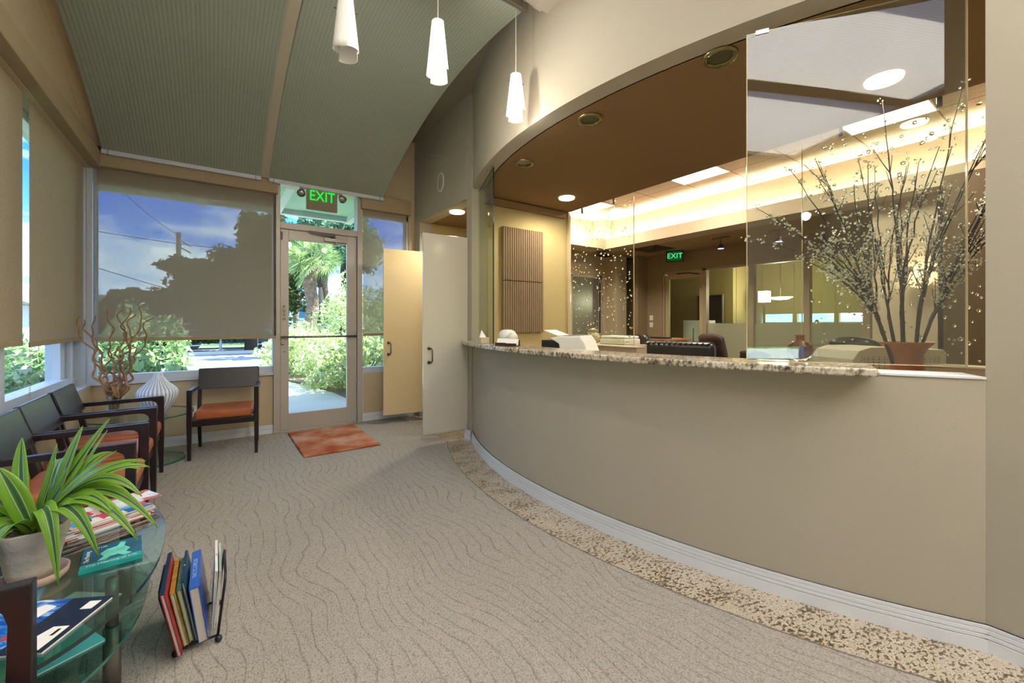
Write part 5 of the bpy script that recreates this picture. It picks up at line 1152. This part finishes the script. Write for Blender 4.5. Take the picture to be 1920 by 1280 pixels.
for i, (x, y, z0, z1, lb) in enumerate(((7.0, 5.36, .8, 1.25, 'framed picture on the recessed office wall behind the left bubbled glass'),)):
    r = root('picture_frame', lb, 'picture', (6.95, 6.74, 1.0)); MB().box((6.78, 6.725, .75), (7.12, 6.745, 1.45)).build('frame', PALETILE, r); MB().box((6.81, 6.72, .80), (7.09, 6.726, 1.40)).build('print', printed('bwprint', ['#2a2622', '#8a8278', '#b8b0a4', '#55504a'], 10.), r)
r = root('picture_frame', 'tall framed dark picture behind the opaque grey office pane', 'picture', (5.75, 6.73, 1.0)); MB().box((5.80, 6.725, 1.3), (6.15, 6.745, 2.1)).build('frame', WHITEP, r); MB().box((5.83, 6.72, 1.34), (6.12, 6.726, 2.06)).build('print', printed('dkprint', ['#2e2c28', '#4a463e', '#6a6258'], 10.), r)
# ceiling troffers in the tile tray
for (x0, y0, lb) in ((4.58, 2.70, 'bright rectangular ceiling light in the tile ceiling above the centre of the counter'), (4.58, 4.53, 'bright rectangular ceiling light in the far left corner of the tile ceiling'), (4.58, 1.48-.61, 'bright rectangular ceiling light in the tile ceiling above the blossom branches'),):
    x1, y1 = x0+.60, y0+.60
    r = root('troffer_light', lb, 'ceiling light', (x0+.3, y0+.3, 3.02), 'square ceiling lights'); MB().box((x0, y0, 3.012), (x1, y1, 3.019)).build('diffuser', emit('troffer'+str(len(MATS)), '#fff1e0', 3.2), r)
    mb = MB(); mb.box((x0-.012, y0-.012, 3.008), (x1+.012, y0, 3.02)); mb.box((x0-.012, y1, 3.008), (x1+.012, y1+.012, 3.02)); mb.box((x0-.012, y0, 3.008), (x0, y1, 3.02)); mb.box((x1, y0, 3.008), (x1+.012, y1, 3.02)); mb.build('frame', WHITEP, r)
    light('troffer_lamp', 'AREA', (x0+.3, y0+.3, 3.0), 14, (1, .9, .76), .55, parent=r, shape='SQUARE')
# cove lamps: strips hidden behind the bulkhead lip
COVE = emit('cove_tube', '#ffeee2', 36)
r = root('cove_light', 'warm light tubes hidden in the long cove of the tile ceiling', 'cove light', (5.88, 2.3, 2.54)); MB().tube([(5.875, -.7, 2.56), (5.875, 5.2, 2.56)], .018, 8).build('tube', COVE, r)
r = root('cove_light', 'warm light tube hidden in the short far cove of the tile ceiling', 'cove light', (4.6, 5.38, 2.54)); MB().tube([(3.5, 5.38, 2.56), (5.65, 5.38, 2.56)], .018, 8).build('tube', COVE, r)

# ------------------------------------------------------------------ outdoors
GZ = -.06
struct('ground', MB().box((-14, -14, -.2), (-1.3, 1.6, -.04)), CONC).name = 'ground_added_pale'  # unseen pale slab, added so the glass screen reflects white instead of lawn
struct('ground', MB().box((-60, 5.16, -.3), (60, 90, GZ-.03)).box((-60, -20, -.3), (-1.12, 5.16, GZ-.03)), GRASS).name = 'ground_lawn'
bpy.data.objects['ground_lawn']['kind'] = 'structure'
# walkway from the door, curving right
def strip(name, cl, w, z, mat, th=.03):
    L_, R_ = [], []
    for i, p in enumerate(cl):
        a = Vector(cl[max(0, i-1)]); b_ = Vector(cl[min(len(cl)-1, i+1)]); d = (b_-a).normalized(); n = Vector((-d.y, d.x)); ww = w[i] if isinstance(w, list) else w
        L_.append((p[0]+n.x*ww/2, p[1]+n.y*ww/2)); R_.append((p[0]-n.x*ww/2, p[1]-n.y*ww/2))
    mb = MB()
    for i in range(len(cl)-1): mb.prism([R_[i], R_[i+1], L_[i+1], L_[i]], z-th, z)
    o = mb.build(name, mat); o['kind'] = 'structure'; return o
strip('path_walkway', [(1.0, 5.14), (1.0, 6.5), (.9, 7.6), (.55, 9), (.1, 10.5), (-.4, 12.2)], [1.2, 1.5, 1.6, 1.7, 1.8, 2.0], GZ, CONC)
mb = MB(); mb.prism([(-12, 12.2), (12, 12.2), (14, 26), (-12, 26)], GZ-.06, GZ-.012); struct('ground_driveway', mb, ASPH)
mb = MB(); mb.prism([(-4.0, 9.5), (-2.6, 12.25), (-1.5, 12.25), (-1.5, 9.5)], GZ-.06, GZ-.012); struct('ground_driveway', mb, ASPH)
strip('trim_6', [(-9, 12.1), (-4, 12.1), (-1.6, 12.1)], .18, GZ+.05, CONC, .1)
strip('trim_7', [(-14, 20.5), (0, 20.2), (14, 20.5)], .25, GZ+.10, CONC, .12)
mb = MB(); mb.prism([(1.6, 5.17), (1.75, 7), (1.6, 8.6), (.9, 11.8), (9, 11.8), (9, 5.17)], GZ-.05, GZ+.01); struct('ground_bed', mb, SOIL)
# entrance canopy
r = root('entrance_canopy', 'pale green entrance canopy with white beams outside above the door', 'canopy', (1.0, 6.2, 2.9)); MB().box((-1.4, 5.17, 2.96), (1.95, 7.6, 3.02)).build('soffit', TEALM, r)
mb = MB()
for y in (5.9, 7.55): mb.box((-1.4, y, 2.88), (1.95, y+.1, 2.97))
for x in (-1.4, -.2, .75, 1.85): mb.box((x, 5.17, 2.86), (x+.1, 7.65, 2.965))
mb.build('beam', WFRAME, r)
def foliage(mb, c, rad, n, size, seed, flat=.0, mi=0, shell=.55):
    rnd = np.random.default_rng(seed); d = rnd.normal(size=(n, 3)); d /= np.linalg.norm(d, axis=1)[:, None]
    rr = shell+(1-shell)*rnd.random(n)**.6; lump = 1+.16*np.sin(d[:, 0]*7+seed)+.14*np.sin(d[:, 2]*9+d[:, 1]*6)
    p = np.array(c)+d*(rr*lump)[:, None]*np.array(rad)
    a = rnd.normal(size=(n, 3)); a /= np.linalg.norm(a, axis=1)[:, None]; b_ = np.cross(a, rnd.normal(size=(n, 3))); b_ /= np.linalg.norm(b_, axis=1)[:, None]
    s_ = size*(.6+.8*rnd.random(n))[:, None]; o = len(mb.v)
    q = np.stack([p-a*s_, p+b_*s_*.45, p+a*s_, p-b_*s_*.45], 1).reshape(-1, 3)
    mb.v += [tuple(x) for x in q.tolist()]; mb.f += [(o+4*i, o+4*i+1, o+4*i+2, o+4*i+3) for i in range(n)]; mb.mi += [mi]*n; return mb
def bush(name, label, c, rad, n, size, mat, seed, grp=None, cat='bush'):
    r = root(name, label, cat, (c[0], c[1], GZ), grp); mb = MB(); foliage(mb, (c[0], c[1], c[2]), rad, n, size, seed); mb.build('foliage', mat, r)
    mb = MB(); 
    for k in range(5): a = k*1.25; mb.tube([(c[0]+.05*math.cos(a), c[1]+.05*math.sin(a), GZ-.05), (c[0]+rad[0]*.5*math.cos(a), c[1]+rad[1]*.5*math.sin(a), c[2]+rad[2]*.3)], [.02, .008], 6)
    mb.build('stem', OAKB, r); return r
bush('hedge_bush', 'sunlit pale green bush right of the walkway seen through the door glass', (2.35, 8.6, .36), (.95, 1.5, .62), 9000, .05, LF_HEDGE, 1, 'sunlit bushes by the walkway')
bush('hedge_bush', 'rear pale green bush behind the first one beside the walkway', (1.75, 11.2, .42), (.8, 1.2, .62), 5000, .055, LF_HEDGE, 2, 'sunlit bushes by the walkway')
bush('hedge_bush', 'pale green bush outside the narrow window right of the door', (3.3, 7.3, .35), (.7, .7, .55), 3500, .05, LF_HEDGE, 21, 'sunlit bushes by the walkway')
bush('hedge_bush', 'taller pale green bush at the right edge of the door glass', (3.3, 12.6, 1.0), (1.1, 1.1, 1.3), 5000, .06, LF_HEDGE, 22, 'sunlit bushes by the walkway')
for i, (x, y, z, rx, rz_, lb) in enumerate(((-1.6, 7.2, .15, .55, .42, 'low leafy shrub outside the back window, behind the curly willow'), (-.95, 7.3, .2, .5, .5, 'round leafy shrub outside the back window, behind the white vase'), (-.45, 7.0, .12, .42, .40, 'low spiky shrub outside the back window, behind the lone armchair'), (-2.2, 8.4, .35, .8, .55, 'shrub with large leaves at the white building wall'), (-.95, 8.8, .55, .6, .8, 'taller dark shrub outside, behind the round leafy one'))):
    bush('garden_shrub', lb, (x, y, z), (rx, rx*.8, rz_), 2600, .06, LF_MID, 30+i, 'garden shrubs under the back window')
for i, (x, y, lb) in enumerate(((-2.6, 4.4, 'light green shrub outside the left window next to the corner'), (-2.7, 2.6, 'light green shrub outside the first left window'))):
    bush('side_shrub', lb, (x, y, .35), (.8, .9, .75), 3500, .06, LF_HEDGE, 50+i, 'shrubs along the left side')
def ray(u, v, D):
    th = math.atan(558/790.); Fv = Vector((math.sin(th), math.cos(th), 0)); Rv = Vector((math.cos(th), -math.sin(th), 0)); return Fv*D+Rv*((u-960)/790*D)+Vector((0, 0, 1.14+(606-v)/790*D))
# large dark oak mass behind the shade
def tree(label, base, h, crowns, n, size, mat, seed, trunk=.25, name='oak_tree', grp='trees beyond the drive'):
    r = root(name, label, 'tree', (base[0], base[1], GZ), grp); mb = MB()
    for i, (c, rad) in enumerate(crowns): foliage(mb, c, rad, n, size, seed+i, shell=.3)
    mb.build('foliage', mat, r); mb = MB(); top = Vector((base[0], base[1], h*.45)); mb.tube([(base[0], base[1], GZ-.1), tuple(top+Vector((.1, 0, 0)))], [trunk, trunk*.7], 10)
    for i, (c, rad) in enumerate(crowns): mb.tube([tuple(top), tuple((top+Vector(c))/2+Vector((.2, 0, .1))), c], [trunk*.6, trunk*.35, .05], 8)
    mb.build('trunk', OAKB, r, smooth=True); return r
def cr_(l, D): return [(tuple(ray(u, v, D)), (ru/790*D, 1.2, rv/790*D)) for u, v, ru, rv in l]
p = ray(470, 600, 17.5)
tree('huge dark oak in the right half of the back window behind the see-through shade', (p.x, p.y, 0), 7, cr_([(500, 445, 52, 45), (455, 505, 52, 45), (525, 520, 55, 90), (400, 535, 60, 40), (350, 500, 42, 15), (430, 590, 80, 50), (335, 575, 60, 32), (260, 585, 65, 25), (250, 555, 28, 12), (300, 620, 120, 30)], 17.5), 5500, .10, LF_DARK, 100)
def rb(u, D): q = ray(u, 600, D); return (q.x, q.y, 0)
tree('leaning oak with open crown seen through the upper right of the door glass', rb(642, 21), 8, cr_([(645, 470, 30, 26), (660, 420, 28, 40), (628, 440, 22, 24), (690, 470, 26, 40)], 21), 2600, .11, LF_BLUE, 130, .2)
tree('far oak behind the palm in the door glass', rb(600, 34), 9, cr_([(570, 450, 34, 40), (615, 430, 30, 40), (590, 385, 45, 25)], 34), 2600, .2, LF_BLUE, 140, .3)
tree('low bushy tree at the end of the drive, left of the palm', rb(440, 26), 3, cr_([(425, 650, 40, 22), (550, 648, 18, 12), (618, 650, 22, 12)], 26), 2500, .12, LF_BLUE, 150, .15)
def palm(label, base, h, seed, R_=1.5, tr=.22):
    r = root('palm_tree', label, 'tree', (base[0], base[1], GZ), 'palm trees'); mb = MB(); P = [(base[0]+.05*math.sin(i), base[1], GZ-.1+(h+.1)*i/14) for i in range(15)]; mb.tube(P, [tr*(1.1+.12*(i % 2)) for i in range(15)], 12); mb.build('trunk', TRUNK, r)
    rnd = random.Random(seed); mb = MB()
    for k in range(46):
        az = rnd.uniform(0, 2*PI); el = rnd.uniform(-.8, 1.2); d = Vector((math.cos(az)*math.cos(el), math.sin(az)*math.cos(el), math.sin(el))); st = R_*.55; c = Vector((base[0], base[1], h))+d*st*rnd.uniform(.6, 1); mb.tube([(base[0], base[1], h), tuple(c)], .012, 4)
        s_ = d.orthogonal().normalized(); u_ = d.cross(s_)
        for q in range(16):
            a = -1.5+3*q/15; dd = (d*math.cos(a)+s_*math.sin(a)).normalized(); L_ = R_*.5*(1-.2*abs(a)/1.5); e = c+dd*L_+Vector((0, 0, -.12*L_)); m_ = c+dd*L_*.5; w = u_*.012*R_+dd.cross(u_)*.014*R_
            o_ = len(mb.v); mb.v += [tuple(c), tuple(m_+w), tuple(e), tuple(m_-w)]; mb.f.append((o_, o_+1, o_+2, o_+3)); mb.mi.append(0)
    mb.build('fronds', LF_PALM, r); return r
q = rb(584, 15.5); palm('stout fan palm with a rough brown trunk seen through the door glass', q, 3.35, 3, 1.25, .19)
q = rb(611, 19.5); palm('second fan palm with a thin trunk right of the stout one', q, 3.9, 4, .95, .11)
q = rb(556, 27); palm('far slender palm at the left edge of the door glass', q, 4.9, 5, 1.3, .15)
r = root('utility_pole', 'wooden utility pole with wires seen through the see-through shade', 'pole', (-7.4, 30, GZ)); 
ux, uy = -1.12*4.0, 30*.0+23.5
pt = ray(335, 436, 26); r.location = (pt.x, pt.y, GZ)
mb = MB(); mb.tube([(pt.x, pt.y, GZ-.1), (pt.x, pt.y, pt.z)], .13, 10); mb.tube([(pt.x-.1, pt.y, pt.z-.35), (pt.x+.6, pt.y, pt.z-.8)], .04); mb.tube([(pt.x-.1, pt.y, pt.z-.8), (pt.x+.6, pt.y, pt.z-1.2)], .04); mb.build('post', plain('weathered_pole', '#5c5a56', .9), r)
mb = MB()
for (a, b_) in (((150, 428), (600, 480)), ((150, 492), (600, 608)), ((200, 330), (340, 445))):
    p = ray(a[0], a[1], 26); q = ray(b_[0], b_[1], 26); mb.tube([tuple(p.lerp(q, t/8)-Vector((0, 0, .25*math.sin(PI*t/8)))) for t in range(9)], .022, 5)
mb.build('wire', plain('cable', '#2e3034', .8), r)
# neighbouring house left, far building, gate
r = root('neighbour_house', 'white neighbouring house with a grey roof outside the left corner', 'house', (-6.4, 15, GZ)); MB().box((-9, 12.0, GZ), (-3.1, 17, 1.55)).build('wall', BWHITE, r); mb = MB(); mb.prism([(-9.4, 1.5), (-2.8, 1.5), (-5.2, 2.7), (-9.4, 2.7)], -17.3, -11.7, M=Matrix(((1, 0, 0, 0), (0, 0, -1, 0), (0, 1, 0, 0), (0, 0, 0, 1)))); mb.build('roof', ROOFM, r)
r = root('far_building', 'low white building with a blue sign beyond the palms', 'building', (8, 38, GZ)); MB().box((-14, 38, GZ), (16, 42, 2.6)).build('wall', BWHITE, r); MB().box((5.6, 37.9, 1.6), (7.6, 37.99, 3.0)).build('sign', BLUEW, r); MB().box((-14, 37.6, 2.6), (16, 42, 3.0)).build('roof', ROOFM, r)
r = root('white_outbuilding', 'white wall outside the narrow window right of the door', 'building', (6, 14, GZ)); MB().box((5.0, 13.5, GZ), (9, 15, 2.6)).build('wall', BWHITE, r); MB().box((6.0, 13.46, .6), (6.8, 13.5, 1.9)).build('window', plain('outbuilding_window', '#a9bcc8', .3), r)
r = root('metal_gate', 'pale metal rail gate across the drive seen through the door glass', 'gate', (1.0, 20.6, GZ)); mb = MB()
for z in (.25, .55, .85, 1.1): mb.box((-2.6, 20.6, z), (4.6, 20.64, z+.04))
mb.build('rail', WFRAME, r)
for x in (-2.5, .2, 1.45, 4.5): MB().tube([(x, 20.62, GZ-.1), (x, 20.62, 1.25)], .05, 10).build('post', WFRAME, r, smooth=True)
r = root('parked_car', 'dark teal car parked at the end of the drive right of the lone armchair', 'car', (.5, 24.8, GZ))
PR = [(0, .25), (.1, .65), (.9, .8), (1.4, 1.25), (2.9, 1.28), (3.5, .85), (4.1, .75), (4.2, .3)]
M = Matrix(((1, 0, 0, -1.6), (0, 0, 1, 24.0), (0, 1, 0, GZ), (0, 0, 0, 1))); MB().prism(PR, 0, 1.6, M=M).build('body', plain('car_paint', '#245a70', .25, spec=.6), r, bevel=.06, seg=3)
MB().prism([(1.15, .85), (1.5, 1.18), (2.8, 1.2), (3.2, .87)], -.01, 1.61, M=M).build('glazing', BLACKP, r)
for x in (-.8, 1.7):
    for y in (23.97, 25.5): mb = MB(); mb.tube([(x, y, .3+GZ), (x, y+.16, .3+GZ)], .3, 20); mb.build('wheel', BLACKP, r, smooth=True)

# ------------------------------------------------------------------ sky, sun and lamps
w = bpy.data.worlds.new('World'); S.world = w; w.use_nodes = True; nt = w.node_tree; nt.nodes.clear(); L = nt.links.new
out = N(nt, 'ShaderNodeOutputWorld'); bg = N(nt, 'ShaderNodeBackground'); bg.inputs[1].default_value = 2.1; L(bg.outputs[0], out.inputs[0])
tc = N(nt, 'ShaderNodeTexCoord'); sx = N(nt, 'ShaderNodeSeparateXYZ'); L(tc.outputs['Generated'], sx.inputs[0])
gr = ramp(nt, [(0, '#a9c4ec'), (.08, '#6f9fe6'), (.24, '#2f6cdc'), (1, '#2f62b8')]); L(sx.outputs[2], gr.inputs[0])
mp = N(nt, 'ShaderNodeMapping'); mp.inputs['Scale'].default_value = (1.6, 1.6, 4.2); mp.inputs['Location'].default_value = (.35, .1, .55); L(tc.outputs['Generated'], mp.inputs[0])
nz = N(nt, 'ShaderNodeTexNoise', i_Scale=2.4, i_Detail=7.); nz.inputs['Roughness'].default_value = .55; L(mp.outputs[0], nz.inputs['Vector'])
cr = ramp(nt, [(.44, '#000000'), (.62, '#ffffff')]); L(nz.outputs['Fac'], cr.inputs[0])
mx = N(nt, 'ShaderNodeMix', data_type='RGBA'); mx.inputs[7].default_value = lin('#f2f4f6'); L(cr.outputs[0], mx.inputs[0]); L(gr.outputs[0], mx.inputs[6]); L(mx.outputs[2], bg.inputs[0])
sun = light('sun', 'SUN', (0, 0, 10), 10, (1, .96, .88), .009); sun.rotation_euler = Vector((-.55, .14, -.82)).to_track_quat('-Z', 'Y').to_euler()
for y, lb in ((-.35, 'added fill lamp in the ceiling beam beside the viewer'), (-1.1, 'added fill lamp in the ceiling beam just behind the viewer'), (-1.85, 'added fill lamp in the ceiling beam far behind the viewer')):
    downlight((1.97, y, 3.10), True, lb, .08, {-.35: 32, -1.1: 52, -1.85: 60}[y], 'added fill lamps in the beam behind the viewer', (1, .94, .86), .28)  # unseen lamps, added to fill the lobby with light
# ------------------------------------------------------------------ camera and view
cam = bpy.data.cameras.new('Camera'); co = bpy.data.objects.new('Camera', cam); COL.objects.link(co)
co.location = (0, 0, 1.14); co.rotation_euler = (PI/2, 0, -math.atan(558/790.)); cam.sensor_width = 36; cam.lens = 790/1920*36; cam.shift_y = -34/1920; cam.clip_start = .05; cam.clip_end = 300
S.camera = co
v = S.view_settings; v.view_transform = 'Standard'; v.look = 'None'; v.gamma = 1; v.use_curve_mapping = False; v.exposure = 1.53
for o in list(bpy.data.objects):
    if '_w' in o: del o['_w']
